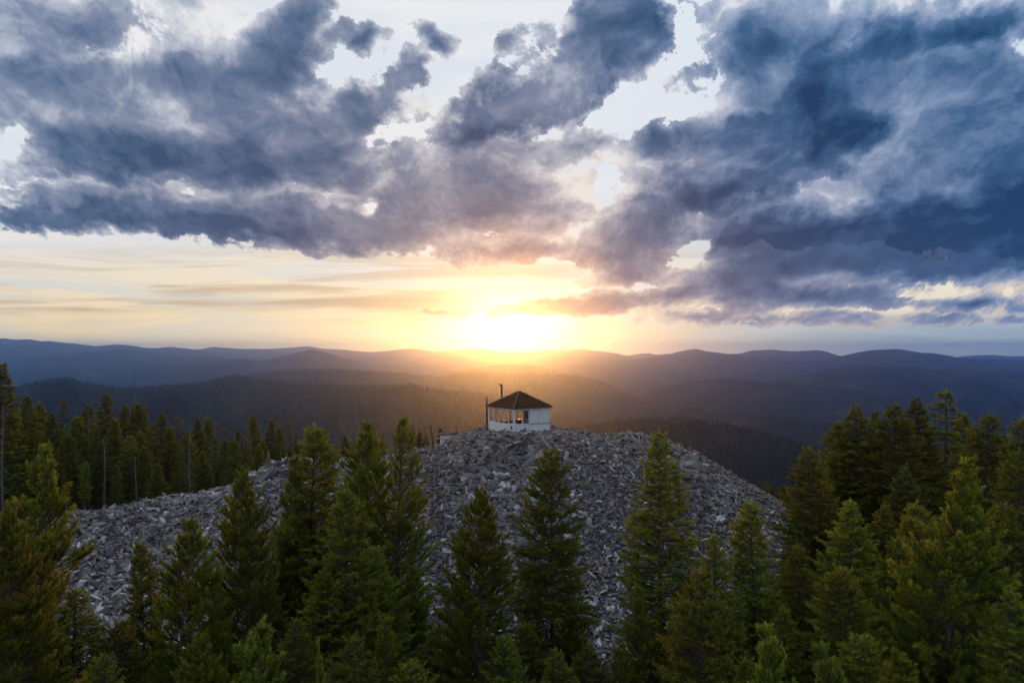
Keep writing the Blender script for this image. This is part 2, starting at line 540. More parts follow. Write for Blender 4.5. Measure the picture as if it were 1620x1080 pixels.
def hill(Y, pts, front, fdrop, back=None, bdrop=None, seed=0, spur=0.55, ends=(1.0, 1.0), step=3, rows=46):
    px = np.array([p for p, q in pts], float); py = np.array([q for p, q in pts], float)
    # run the crest on past both ends, sinking away
    L = max(60, (px[-1] - px[0]) * 0.25)
    px = np.concatenate([[px[0] - 2 * L, px[0] - L], px, [px[-1] + L, px[-1] + 2 * L]])
    s = fdrop / Y * F
    py = np.concatenate([[py[0] + s * 0.8 * ends[0], py[0] + s * 0.35 * ends[0]], py, [py[-1] + s * 0.35 * ends[1], py[-1] + s * 0.8 * ends[1]]])
    q = np.arange(px[0], px[-1], step)
    # smooth curve through the traced points
    r = np.interp(q, px, py)
    k = np.hanning(7); k /= k.sum()
    r = np.convolve(np.pad(r, 3, 'edge'), k, 'valid')
    r = r + fbm(q * 0.035 + seed * 7.7, q * 0 + seed, 6, 0.55) * min(3.0, 1500.0 / Y + 1.5)
    Yc = Y + fbm(q * 0.008 + seed * 3.1, q * 0 + seed, 3) * front * 0.35
    X = (q - 810) / F * Yc
    Z = CAMZ - (r - HOR) / F * Yc
    back = back or front * 0.8; bdrop = bdrop or fdrop
    t = np.concatenate([np.linspace(-1, 0, rows // 2, endpoint=False), np.linspace(0, 1, rows) ** 1.15])     # -1 back foot .. 0 crest .. 1 front foot
    T, XX = np.meshgrid(t, X, indexing='ij')
    YY = np.where(T > 0, Yc[None] - T * front, Yc[None] - T * back)
    at = np.abs(T)
    dr = np.where(T > 0, fdrop, bdrop) * (at ** 1.25 * 0.85 + 0.15 * at)
    sp = fbm(XX / front * 3.2 + seed, YY / front * 1.6 + seed * 2, 6, 0.55)
    sp = 0.5 - np.abs(sp) * 1.6 if spur else sp
    ZZ = Z[None] - dr + (sp - 0.4) * fdrop * spur * np.minimum(at * 1.6, 1) * (1 - 0.3 * at)
    ZZ = np.where(at > 0.02, np.minimum(ZZ, Z[None] - 0.10 * fdrop * np.minimum(at * 2, 1)), ZZ)
    v = np.stack([XX, YY, ZZ], -1).reshape(-1, 3)
    nr, nc = T.shape
    i = np.arange(nr * nc).reshape(nr, nc)
    f = np.stack([i[:-1, :-1], i[1:, :-1], i[1:, 1:], i[:-1, 1:]], -1).reshape(-1, 4)
    me = big_mesh('forested_hill', v, f, [M_HILL], True)
    o = tag(link('hills', me), kind='structure')
    HILLS.append((XX, YY, ZZ, Y))
    return o


# traced crest lines (photo pixels), each at its own distance in metres
hill(1100, [(900, 684), (940, 675), (1007, 669), (1080, 667), (1147, 677), (1197, 687), (1247, 700), (1290, 712), (1400, 740)], 420, 200, seed=1, ends=(.4, .6))
hill(1700, [(-60, 640), (0, 624), (30, 615), (77, 604), (110, 603), (150, 612), (200, 618), (250, 615), (317, 610), (350, 602), (373, 597), (400, 602), (450, 609),
            (540, 615), (617, 613), (650, 612), (690, 619), (773, 628), (830, 644), (880, 658), (930, 670)], 800, 300, seed=2)
hill(2100, [(1040, 680), (1080, 646), (1107, 647), (1130, 658), (1180, 656), (1230, 662), (1313, 673), (1420, 690)], 700, 290, seed=3)
hill(2900, [(270, 620), (300, 610), (340, 601), (383, 595), (467, 586), (540, 586), (607, 590), (673, 595), (693, 597), (727, 591), (757, 590), (807, 594), (840, 592),
            (890, 593), (940, 600), (973, 612), (1007, 627), (1080, 650)], 900, 330, seed=4)
hill(3000, [(960, 640), (1040, 617), (1080, 607), (1117, 600), (1157, 599), (1180, 603), (1230, 607), (1290, 612), (1400, 625), (1700, 640)], 1000, 330, seed=5)
hill(3600, [(1150, 625), (1220, 606), (1287, 589), (1347, 581), (1380, 580), (1447, 583), (1513, 587), (1620, 588), (1760, 592)], 1300, 330, seed=6)
hill(4200, [(640, 604), (673, 594), (700, 587), (740, 583), (780, 577), (830, 575), (873, 583), (900, 587), (960, 592), (1040, 604)], 1500, 330, seed=7)
hill(5200, [(-160, 585), (0, 568), (83, 562), (150, 555), (200, 552), (233, 557), (283, 562), (333, 566), (417, 570), (450, 563), (493, 553), (517, 557), (540, 565), (590, 576), (617, 574), (657, 588)],
     1900, 380, seed=8)
hill(5600, [(860, 592), (885, 583), (923, 573), (973, 571), (1007, 568), (1060, 563), (1080, 560), (1117, 557), (1163, 561), (1213, 570), (1263, 573), (1310, 567), (1333, 562), (1380, 553), (1417, 552),
            (1453, 557), (1480, 559), (1507, 565), (1547, 566), (1620, 570), (1800, 575)], 1900, 380, seed=9)
hill(6500, [(-300, 548), (-100, 540), (0, 536), (43, 537), (80, 542), (117, 548), (200, 556), (283, 562)], 2400, 420, seed=10)
hill(7000, [(980, 572), (1030, 564), (1080, 555), (1100, 552), (1120, 556), (1150, 560), (1170, 560), (1190, 554), (1227, 552), (1253, 555), (1297, 553), (1320, 561), (1400, 572)], 2400, 420, seed=11)
hill(7600, [(40, 545), (73, 539), (110, 543), (147, 547), (187, 544), (233, 550), (267, 549), (317, 553), (350, 563), (420, 572)], 2600, 430, seed=12)
hill(7400, [(640, 582), (700, 573), (760, 572), (820, 570), (900, 565), (960, 566), (1010, 575)], 2400, 430, seed=15)
hill(8800, [(270, 562), (310, 553), (340, 549), (383, 552), (433, 551), (490, 547), (513, 551), (540, 553), (590, 557), (650, 550), (687, 555), (727, 552), (757, 552), (790, 555), (840, 556), (890, 553),
             (923, 552), (957, 556), (990, 562), (1023, 558), (1080, 566)], 3200, 480, seed=13)
hill(9200, [(1440, 570), (1513, 565), (1533, 563), (1573, 561), (1593, 563), (1620, 563), (1720, 560), (1850, 566)], 3200, 480, seed=14)


# ---------------------------------------------------------------- the wood on the nearer hills: one mass of small conifers
def build_far_wood():
    P_, S_ = [], []
    for (XX, YY, ZZ, Y), n in zip(HILLS[:6], (14000, 48000, 18000, 36000, 24000, 10000)):
        nr, nc = XX.shape
        r0 = nr // 3 - 4
        cw = np.clip(rng.beta(1.0, 1.6, n), 0, 0.999)
        rr = r0 + cw * (nr - 1 - r0)
        cc = rng.random(n) * (nc - 1.001)
        # thicker on the crest
        k = rng.random(n) < 0.16
        rr[k] = r0 + 3.0 + rng.random(k.sum()) * 3
        i, j = rr.astype(int), cc.astype(int)
        i = np.minimum(i, nr - 2)
        fi, fj = rr - i, cc - j
        g = lambda A: (A[i, j] * (1 - fi) + A[i + 1, j] * fi) * (1 - fj) + (A[i, j + 1] * (1 - fi) + A[i + 1, j + 1] * fi) * fj
        P_.append(np.stack([g(XX), g(YY), g(ZZ) - 0.5], -1))
        S_.append(6 + 8 * rng.random(n) ** 1.5)
    p = np.concatenate(P_); h = np.concatenate(S_); n = len(p)
    w = h * (0.11 + 0.08 * rng.random(n))
    K = 5
    ang = np.linspace(0, 2 * np.pi, K, endpoint=False)
    a = ang[None] + rng.random((n, 1)) * 6.28
    rj = w[:, None] * (0.75 + 0.5 * rng.random((n, K)))
    ring = np.stack([p[:, None, 0] + np.cos(a) * rj, p[:, None, 1] + np.sin(a) * rj, p[:, None, 2] + h[:, None] * (0.12 + 0.1 * rng.random((n, K)))], -1)
    ring2 = np.stack([p[:, None, 0] + np.cos(a) * rj * .5, p[:, None, 1] + np.sin(a) * rj * .5, p[:, None, 2] + h[:, None] * (0.5 + 0.16 * rng.random((n, K)))], -1)
    tip = p + np.stack([rng.normal(0, .2, n), rng.normal(0, .2, n), h], -1)
    V = np.concatenate([ring, ring2, tip[:, None]], 1).reshape(-1, 3)
    o = (np.arange(n) * (2 * K + 1))[:, None]
    fs = []
    for k in range(K):
        k2 = (k + 1) % K
        fs.append(np.concatenate([o + k, o + k2, o + K + k2], 1))
        fs.append(np.concatenate([o + k, o + K + k2, o + K + k], 1))
        fs.append(np.concatenate([o + K + k, o + K + k2, o + 2 * K], 1))
    m, nt, b = material('far_conifers')
    r = attr('rnd')
    N.put(b.inputs['Base Color'], ramp(r, [(0, (0.011, 0.018, 0.010)), (0.7, (0.032, 0.045, 0.022)), (1, (0.068, 0.074, 0.04))], 'LINEAR'))
    b.inputs['Specular IOR Level'].default_value = 0.0
    rn = rng.random(n)
    me = big_mesh('hillside_wood', V, np.concatenate(fs), [m], False, {'rnd': np.tile(rn, 3 * K)})
    tag(link('hillside_forest', me), 'dark conifer forest covering the nearer hillsides below the ridges', 'forest', kind='stuff')


build_far_wood()


# ---------------------------------------------------------------- the scree of slate slabs
def slab_verts(n, size, K=6, thick=0.16):
    """n irregular K-sided plates, centred on the origin: (n, 2K, 3)"""
    a = (np.arange(K) + 0.5 * rng.normal(size=(n, K))) / K * 2 * np.pi
    a = np.sort(a, 1)
    r = size[:, None] * (0.62 + 0.5 * rng.random((n, K)))
    asp = (0.20 + 0.55 * rng.random(n) ** 1.3)[:, None]
    x, y = np.cos(a) * r, np.sin(a) * r * asp
    th = size[:, None] * thick * (0.5 + 1.3 * rng.random((n, 1)))
    top = np.stack([x * 0.93, y * 0.93, th + 0.15 * th * rng.normal(size=(n, K))], -1)
    bot = np.stack([x * 1.03, y * 1.03, -th + 0.15 * th * rng.normal(size=(n, K))], -1)
    return np.concatenate([bot, top], 1)


def slab_faces(n, K=6):
    o = (np.arange(n) * 2 * K)[:, None]
    fs = []
    for k in range(K):
        k2 = (k + 1) % K
        fs += [np.concatenate([o + k, o + k2, o + K + k2], 1), np.concatenate([o + k, o + K + k2, o + K + k], 1)]
    for k in range(1, K - 1):
        fs += [np.concatenate([o + K, o + K + k, o + K + k + 1], 1)]
    return np.concatenate(fs), len(fs)


def rot_mats(yaw, tilt, tdir):
    """rotate about z by yaw, then tip by tilt about the horizontal axis tdir"""
    n = len(yaw)
    cz, sz = np.cos(yaw), np.sin(yaw)
    R1 = np.zeros((n, 3, 3)); R1[:, 0, 0] = cz; R1[:, 0, 1] = -sz; R1[:, 1, 0] = sz; R1[:, 1, 1] = cz; R1[:, 2, 2] = 1
    ax = np.stack([np.cos(tdir), np.sin(tdir), np.zeros(n)], -1)
    Kx = np.zeros((n, 3, 3))
    Kx[:, 0, 2] = ax[:, 1]; Kx[:, 1, 2] = -ax[:, 0]; Kx[:, 2, 0] = -ax[:, 1]; Kx[:, 2, 1] = ax[:, 0]
    I = np.eye(3)[None]
    s, c = np.sin(tilt)[:, None, None], np.cos(tilt)[:, None, None]
    R2 = I + s * Kx + (1 - c) * (Kx @ Kx)
    return R2 @ R1


def scree_spots(n, xlo=-37, xhi=30):
    x = rng.uniform(xlo, xhi, n * 3)
    yc = np.interp(x, CRX, CRY)
    y = yc + 4.0 - rng.random(n * 3) * 36
    keep = (rng.random(n * 3) < scree_mask(x, y)) & (np.hypot(x - 0.7, y - 67.5) > 3.15)
    return x[keep][:n], y[keep][:n]


def build_scree():
    x, y = scree_spots(140000)
    n = len(x)
    size = 0.06 + 0.52 * rng.random(n) ** 3.4
    size *= np.exp(1.1 * fbm(x * 0.13 + 3, y * 0.13, 4))
    z = ground_z(x, y)
    e = 0.5
    gx = (ground_z(x + e, y) - z) / e; gy = (ground_z(x, y + e) - z) / e
    # lie with the slope, tipped at random
    base_t = np.arctan(np.hypot(gx, gy)); base_d = np.arctan2(gx, -gy)
    R = rot_mats(rng.random(n) * 6.28, np.abs(rng.normal(0, 0.62, n)), rng.random(n) * 6.28)
    Rs = rot_mats(np.zeros(n), base_t * 0.8, np.arctan2(-gx, gy) + np.pi * 0)
    V = slab_verts(n, size * 1.12, 6, 0.12)
    V = np.einsum('nij,nkj->nki', Rs @ R, V)
    V += np.stack([x, y, z + size * 0.16 + 0.10 * rng.random(n)], -1)[:, None]
    f, rep = slab_faces(n)
    rn = np.clip(rng.beta(1.0, 1.75, n) + 0.42 * fbm(x * 0.14, y * 0.14, 4), 0, 1)
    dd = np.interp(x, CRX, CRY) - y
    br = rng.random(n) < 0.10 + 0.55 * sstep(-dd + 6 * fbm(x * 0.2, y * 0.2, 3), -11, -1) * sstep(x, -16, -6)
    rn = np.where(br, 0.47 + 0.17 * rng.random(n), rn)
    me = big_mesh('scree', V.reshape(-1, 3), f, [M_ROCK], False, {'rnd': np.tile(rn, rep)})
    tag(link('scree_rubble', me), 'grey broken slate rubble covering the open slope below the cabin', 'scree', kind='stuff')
    # the largest plates, one by one
    protos = []
    for k in range(14):
        V = slab_verts(1, np.array([1.0]), 7, 0.15)[0]
        f, rep = slab_faces(1, 7)
        me = big_mesh('flat_rock', V, f, [M_ROCK], False, {'rnd': np.full(len(f), [0.1, .3, .35, .45, .5, .62, .66, .8, .85, .9, .25, .4, .55, .95][k])})
        protos.append(me)
    x, y = scree_spots(800)
    x, y = x[:280], y[:280]
    z = ground_z(x, y)
    for k in range(len(x)):
        o = link('flat_rock', protos[k % 14])
        s = 0.30 + 0.42 * random.random() ** 2.0
        o.scale = (s, s * random.uniform(.8, 1.1), s * random.uniform(.8, 1.5))
        g = np.array([(ground_z(x[k] + .5, y[k]) - z[k]) / .5, (ground_z(x[k], y[k] + .5) - z[k]) / .5])
        nrm = Vector((-g[0] + random.gauss(0, .3), -g[1] + random.gauss(0, .3), 1)).normalized()
        q = nrm.to_track_quat('Z', 'Y')
        q.rotate(Matrix.Rotation(0, 3, 'Z'))
        o.rotation_mode = 'XYZ'
        o.rotation_euler = (q.to_matrix() @ Matrix.Rotation(random.random() * 6.28, 3, 'Z')).to_euler()
        o.location = (x[k], y[k], z[k] + 0.16)
        tag(o, 'large flat slate slab lying loose on the open grey scree slope', 'rock', 'slate slabs on the scree')


build_scree()


# big tilted plates of the outcrop on the left shoulder
def build_outcrop():
    spots = [(385, 792, 54.5, 1.5, (0.1, -0.5, 0.3)), (418, 772, 55.5, 2.0, (0.3, -0.45, 0.9)), (452, 765, 56.5, 2.3, (0.15, -0.5, -0.2)), (400, 755, 57, 1.5, (0.5, -0.3, 2.0)),
             (440, 745, 58, 1.7, (0.2, -0.35, 0.4)), (478, 748, 58.5, 1.9, (0.35, -0.4, 1.2)), (520, 738, 60, 1.7, (0.2, -0.2, 0.2)), (550, 740, 61, 1.5, (0.4, -0.3, 2.4)),
             (335, 800, 54, 1.0, (0.3, -0.4, 0.5)), (245, 825, 51, 1.0, (0.35, -0.3, 1.5)), (470, 790, 54, 1.4, (.4, -.5, 2.2)), (580, 733, 62, 1.4, (.2, .1, .4))]
    g = np.random.default_rng(9)
    for k in range(16):
        px = g.uniform(300, 600)
        spots.append((px, 0, float(np.interp((px - 810) / F * 58, CRX, CRY)) - g.uniform(-0.5, 5.0), g.uniform(.6, 1.5), (g.uniform(0, .6), g.uniform(-.6, .1), g.uniform(0, 6))))
    lab = {1: 'broad dark slate plate tilted above the left scree, under the broken stump', 2: 'largest dark slate plate of the outcrop left of the twin tall pines'}
    for k, (px, py, Y, s, rot) in enumerate(spots):
        V = slab_verts(1, np.array([1.0]), 8, 0.26)[0]
        f, rep = slab_faces(1, 8)
        me = big_mesh('rock_plate', V, f, [M_ROCK], False, {'rnd': np.full(len(f), [0.12, .05, .0, .2, .1, .3, .15, .25, .3, .35, .1, .2][k % 12])})
        p = P(px, py, Y)
        p.z = float(ground_z(p.x, p.y)) - 0.10 * s
        o = link('rock_plate', me, None, p, rot)
        s *= 0.78
        o.scale = (s, s * 0.85, s)
        tag(o, lab.get(k, 'big tilted dark slate plate in the outcrop along the left shoulder'), 'rock', None if k in lab else 'tilted plates of the outcrop')


build_outcrop()
# ---------------------------------------------------------------- conifers
def needle_material(name, dark, mid, tip):
    m, nt, b = material(name)
    r = attr('rnd')
    oi = N(N.node('ShaderNodeObjectInfo').outputs['Random'])
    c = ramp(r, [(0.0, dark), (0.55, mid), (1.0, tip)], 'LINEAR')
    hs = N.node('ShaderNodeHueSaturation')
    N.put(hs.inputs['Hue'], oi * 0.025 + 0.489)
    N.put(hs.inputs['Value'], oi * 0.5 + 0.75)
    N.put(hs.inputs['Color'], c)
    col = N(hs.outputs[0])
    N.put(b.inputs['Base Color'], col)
    b.inputs['Roughness'].default_value = 0.6
    b.inputs['Specular IOR Level'].default_value = 0.2
    tr = N.node('ShaderNodeBsdfTranslucent')
    N.put(tr.inputs['Color'], mixc(1.0, col, (1.0, 1.2, 0.5), 'MULTIPLY'))
    mx = N.node('ShaderNodeMixShader')
    mx.inputs[0].default_value = 0.34
    nt.links.new(b.outputs[0], mx.inputs[1])
    nt.links.new(tr.outputs[0], mx.inputs[2])
    nt.links.new(mx.outputs[0], nt.nodes['Material Output'].inputs['Surface'])
    return m


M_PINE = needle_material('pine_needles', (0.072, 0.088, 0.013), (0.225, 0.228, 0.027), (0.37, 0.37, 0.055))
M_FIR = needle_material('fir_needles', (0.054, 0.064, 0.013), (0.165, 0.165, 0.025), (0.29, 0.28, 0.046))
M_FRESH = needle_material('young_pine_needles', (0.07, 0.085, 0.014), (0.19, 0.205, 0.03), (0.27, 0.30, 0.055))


def bark_material(name, a, c):
    m, nt, b = material(name)
    p = texco('Object')
    n = noise2(vmath('MULTIPLY', p, (9.0, 9.0, 2.0)), 1.5, 6, 0.7, dim='3D')
    N.put(b.inputs['Base Color'], mixc(n.smooth(0.3, 0.7), a, c))
    bump(b, n, 0.6, 0.03)
    return m


M_BARK = bark_material('bark', (0.05, 0.038, 0.028), (0.15, 0.12, 0.095))
M_DEAD = bark_material('weathered_wood', (0.14, 0.125, 0.11), (0.34, 0.31, 0.28))
M_RUST = bark_material('reddish_dead_wood', (0.12, 0.06, 0.03), (0.30, 0.17, 0.09))


def tube(path, rad, K=6):
    """open tube along path (n,3), radii (n,) -> verts, quads"""
    path = np.asarray(path, float); n = len(path)
    d = np.gradient(path, axis=0)
    d /= np.linalg.norm(d, axis=1)[:, None] + 1e-9
    up = np.where(np.abs(d[:, 2:3]) > 0.9, [[1.0, 0, 0]], [[0, 0, 1.0]])
    s = np.cross(d, up); s /= np.linalg.norm(s, axis=1)[:, None] + 1e-9
    t = np.cross(s, d)
    a = np.arange(K) / K * 2 * np.pi
    V = path[:, None] + (np.cos(a)[None, :, None] * s[:, None] + np.sin(a)[None, :, None] * t[:, None]) * np.asarray(rad)[:, None, None]
    i = np.arange(n * K).reshape(n, K)
    f = np.stack([i[:-1], np.roll(i[:-1], -1, 1), np.roll(i[1:], -1, 1), i[1:]], -1).reshape(-1, 4)
    return V.reshape(-1, 3), f


def join(parts):
    V, Fc, o = [], [], 0
    for v, f in parts:
        V.append(v); Fc.append(f + o); o += len(v)
    return np.concatenate(V), np.concatenate(Fc)


def make_conifer(kind, H, R, crown0, seed, lean=0.0, dens=1.0, needle=0.10, nper=18, h0=3.5):
    """kind 'fir' | 'pine' | 'spire'; R widest crown radius; crown0 height fraction where the live crown starts.
    returns (trunk mesh data, crown mesh data) as arrays"""
    g = np.random.default_rng(seed)
    ph = g.random() * 6.28
    hs = np.linspace(0, H, 26)
    off = np.stack([np.sin(hs / H * 3 + ph) * 0.012 * H * hs / H + lean * hs, np.cos(hs / H * 2.4 + ph) * 0.012 * H * hs / H, hs], -1)
    rad = (0.011 * H + 0.02) * (1 - hs / H) ** 0.8 + 0.012
    wood = [tube(off, rad, 8)]
    axis = lambda z: np.array([np.interp(z, hs, off[:, 0]), np.interp(z, hs, off[:, 1]), z])
    S_o, S_d, S_l, S_b, S_n = [], [], [], [], []          # shoots: origin, direction, length, brightness, kind
    z = crown0 * H
    # a patchy outline: some sides are weaker
    weak = [(g.random() * 6.28, crown0 + (1 - crown0) * g.random(), 0.25 + 0.35 * g.random()) for _ in range(7)]
    while z < H * 0.992:
        t = (z / H - crown0) / (1 - crown0)
        if kind == 'pine':
            prof = (1 - math.exp(-(H - z) / h0)) * min(1, 0.6 + 2.2 * t)
            step, nb, el0 = 0.20 + 0.10 * (1 - t), g.integers(7, 10), 0.10 + 0.65 * t ** 1.3
        elif kind == 'fir':
            prof = (1 - math.exp(-(H - z) / h0)) * min(1, 0.7 + 2.0 * t)
            step, nb, el0 = 0.15 + 0.06 * (1 - t), g.integers(8, 12), -0.08 + 0.70 * t ** 2
        else:
            prof = (1 - math.exp(-(H - z) / h0)) * min(1, 0.6 + 2.0 * t)
            step, nb, el0 = 0.24 + 0.1 * (1 - t), g.integers(6, 9), -0.35 + 0.8 * t ** 2
        a0 = g.random() * 6.28
        for b in range(nb):
            az = a0 + b / nb * 6.28 + g.normal(0, 0.25)
            L = R * prof * (0.60 + 0.50 * g.random()) + 0.05
            for wa, wt, ww in weak:
                da = abs((az - wa + math.pi) % 6.2832 - math.pi)
                if da < 0.8 and abs(z / H - wt) < 0.09:
                    L *= ww + 0.25
            if g.random() < 0.05:
                L *= 1.25
            if L < 0.06:
                continue
            el = el0 + g.normal(0, 0.20)
            n = 7
            s = np.linspace(0, 1, n)
            curve = (0.55 if kind == 'pine' else 0.30) * (1 - 0.5 * t)
            e = el + curve * s ** 2 - (0.0 if kind == 'pine' else 0.25 * np.sin(s * 3.1))
            seg = L / (n - 1)
            hx = np.concatenate([[0], np.cumsum(np.cos(e[:-1]) * seg)]); hz = np.concatenate([[0], np.cumsum(np.sin(e[:-1]) * seg)])
            side = g.normal(0, 0.06) * L * s ** 2
            base = axis(min(H * 0.995, z + g.normal(0, 0.14)))
            ca, sa = math.cos(az), math.sin(az)
            path = base + np.stack([hx * ca - side * sa, hx * sa + side * ca, hz], -1)
            wood.append(tube(path[::2], np.linspace(0.006 + 0.011 * L, 0.004, 4), 3))
            # side shoots along the branch
            ns = max(3, int(L / 0.095 * dens))
            u = (0.16 if kind != 'pine' else 0.26) + (1 - (0.16 if kind != 'pine' else 0.26)) * np.sqrt(g.random(ns))
            u = np.concatenate([u, [0.93, 1.0]])
            o = np.stack([np.interp(u, s, path[:, k]) for k in range(3)], -1)
            dirb = np.stack([np.cos(np.interp(u, s, e)) * ca, np.cos(np.interp(u, s, e)) * sa, np.sin(np.interp(u, s, e))], -1)
            lat = np.array([-sa, ca, 0.0])
            sg = np.where(g.random(len(u)) < 0.5, -1.0, 1.0)
            sp = (0.35 + 0.75 * g.random(len(u))) * np.where(u > 0.92, 0.25, 1.0)
            upb = (0.45 if kind == 'pine' else 0.02) * g.random(len(u)) + (0.10 if kind == 'pine' else -0.06)
            d = dirb + lat * (sg * sp)[:, None] + np.array([0, 0, 1.0]) * (upb + g.normal(0, 0.16, len(u)))[:, None]
            d /= np.linalg.norm(d, axis=1)[:, None]
            ll = 0.12 + 0.42 * L * (1.08 - u) * (0.6 + 0.6 * g.random(len(u))) + 0.08 * g.random(len(u))
            ll = np.minimum(ll, 0.75)
            S_o.append(o); S_d.append(d); S_l.append(ll)
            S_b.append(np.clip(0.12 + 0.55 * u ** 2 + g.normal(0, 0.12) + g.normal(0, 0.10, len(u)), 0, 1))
        z += step * (0.8 + 0.4 * g.random()) * (0.55 + 0.45 * min(1.0, H / 9))
    # leader
    tipn = 5
    S_o.append(np.stack([axis(H - 0.12 * k - 0.02) for k in range(tipn)])); S_d.append(np.tile([[0.03, 0.0, 1.0]], (tipn, 1))); S_l.append(np.full(tipn, 0.2)); S_b.append(np.full(tipn, 0.9))
    o = np.concatenate(S_o); d = np.concatenate(S_d); l = np.concatenate(S_l); br = np.concatenate(S_b)
    ns = len(o)
    # needles: thin slivers round every shoot
    per = np.maximum(6, nper * (l / 0.25) ** 0.9 * 0.8).astype(int)
    idx = np.repeat(np.arange(ns), per)
    m = len(idx)
    D = d[idx]
    ref = np.where(np.abs(D[:, 2:3]) > 0.85, [[1.0, 0, 0]], [[0, 0, 1.0]])
    A = np.cross(D, ref); A /= np.linalg.norm(A, axis=1)[:, None]
    B = np.cross(D, A)
    ph = g.random(m) * 6.2832
    rd = A * np.cos(ph)[:, None] + B * np.sin(ph)[:, None]
    if kind != 'pine':
        rd = rd * np.array([1, 1, 0.55])
    sp = (0.62 if kind == 'pine' else 0.95) * (0.7 + 0.6 * g.random(m))
    nd = D + rd * sp[:, None]
    nd /= np.linalg.norm(nd, axis=1)[:, None]
    q = g.random(m)
    base = o[idx] + D * (l[idx] * q)[:, None]
    nl = needle * (0.7 + 0.6 * g.random(m)) * (1.0 - 0.3 * q)
    wv = np.cross(nd, g.normal(size=(m, 3))); wv /= np.linalg.norm(wv, axis=1)[:, None] + 1e-9
    wd = (needle * 0.095 + 0.004)
    tip = base + nd * nl[:, None]
    V = np.stack([base - wv * wd, base + wv * wd, tip], 1).reshape(-1, 3)
    Fc = np.arange(3 * m).reshape(m, 3)
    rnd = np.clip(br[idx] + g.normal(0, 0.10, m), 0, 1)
    return join(wood), (V, Fc, rnd), m, off[-1]


PROTO = {}
TOTAL = 0


def proto(key, mat, **kw):
    global TOTAL
    (wv, wf), (cv, cf, rnd), m, top = make_conifer(**kw)
    TOTAL += m
    tm = big_mesh('trunk', wv, wf, [M_BARK], True)
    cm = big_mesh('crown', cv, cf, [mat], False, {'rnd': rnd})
    print('needles', key, m, flush=True)
    PROTO[key] = (tm, cm, kw['H'], top)


def plant(key, name, tip, label, group=None, rot=None, cat='tree', wide=1.0, base=None, H=None):
    """stand a copy of the prototype so that its tip is at this point and its foot on the ground"""
    tm, cm, h0, top = PROTO[key]
    gz = float(ground_z(tip[0], tip[1])) - 0.1 if base is None else base
    h = max(1.0, tip[2] - gz)
    e = bpy.data.objects.new(name, None)
    C.objects.link(e)
    e.empty_display_size = 0.5
    s = h / h0
    e.scale = (wide * s ** 0.5 if s > 1 else wide * s ** 0.8, wide * s ** 0.5 if s > 1 else wide * s ** 0.8, s)
    e.rotation_euler = (random.gauss(0, .018), random.gauss(0, .018), random.random() * 6.28 if rot is None else rot)
    # the foot stands back by as much as the stem leans, so that the tip comes out where it should
    d = e.rotation_euler.to_matrix() @ Vector((top[0] * e.scale[0], top[1] * e.scale[1], h))
    e.location = (tip[0] - d.x, tip[1] - d.y, gz)
    tag(e, label, cat, group)
    link('trunk', tm, e)
    link('crown', cm, e)
    return e


# prototypes. the near ones carry finer needles than those of the far wood
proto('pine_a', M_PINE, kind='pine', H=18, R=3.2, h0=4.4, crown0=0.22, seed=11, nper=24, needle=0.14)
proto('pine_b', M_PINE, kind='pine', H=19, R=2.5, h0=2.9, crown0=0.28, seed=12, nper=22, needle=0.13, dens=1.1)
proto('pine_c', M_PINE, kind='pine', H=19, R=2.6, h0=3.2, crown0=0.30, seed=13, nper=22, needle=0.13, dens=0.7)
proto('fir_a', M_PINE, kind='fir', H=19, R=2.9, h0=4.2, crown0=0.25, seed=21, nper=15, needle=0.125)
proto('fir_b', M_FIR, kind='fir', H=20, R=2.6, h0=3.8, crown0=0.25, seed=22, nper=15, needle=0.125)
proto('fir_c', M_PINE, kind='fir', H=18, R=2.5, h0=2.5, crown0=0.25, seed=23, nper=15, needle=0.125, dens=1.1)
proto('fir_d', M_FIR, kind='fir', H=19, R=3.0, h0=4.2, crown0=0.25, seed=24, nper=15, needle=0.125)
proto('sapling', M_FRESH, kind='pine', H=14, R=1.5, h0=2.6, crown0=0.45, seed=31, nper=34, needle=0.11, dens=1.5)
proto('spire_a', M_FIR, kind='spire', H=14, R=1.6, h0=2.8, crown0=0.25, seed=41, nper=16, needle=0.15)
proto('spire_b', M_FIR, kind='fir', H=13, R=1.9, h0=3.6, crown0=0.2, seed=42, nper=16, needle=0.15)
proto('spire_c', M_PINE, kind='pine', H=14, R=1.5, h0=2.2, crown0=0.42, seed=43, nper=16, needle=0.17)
proto('spire_d', M_FIR, kind='spire', H=15, R=1.2, h0=2.4, crown0=0.38, seed=44, nper=14, needle=0.15, dens=0.8)

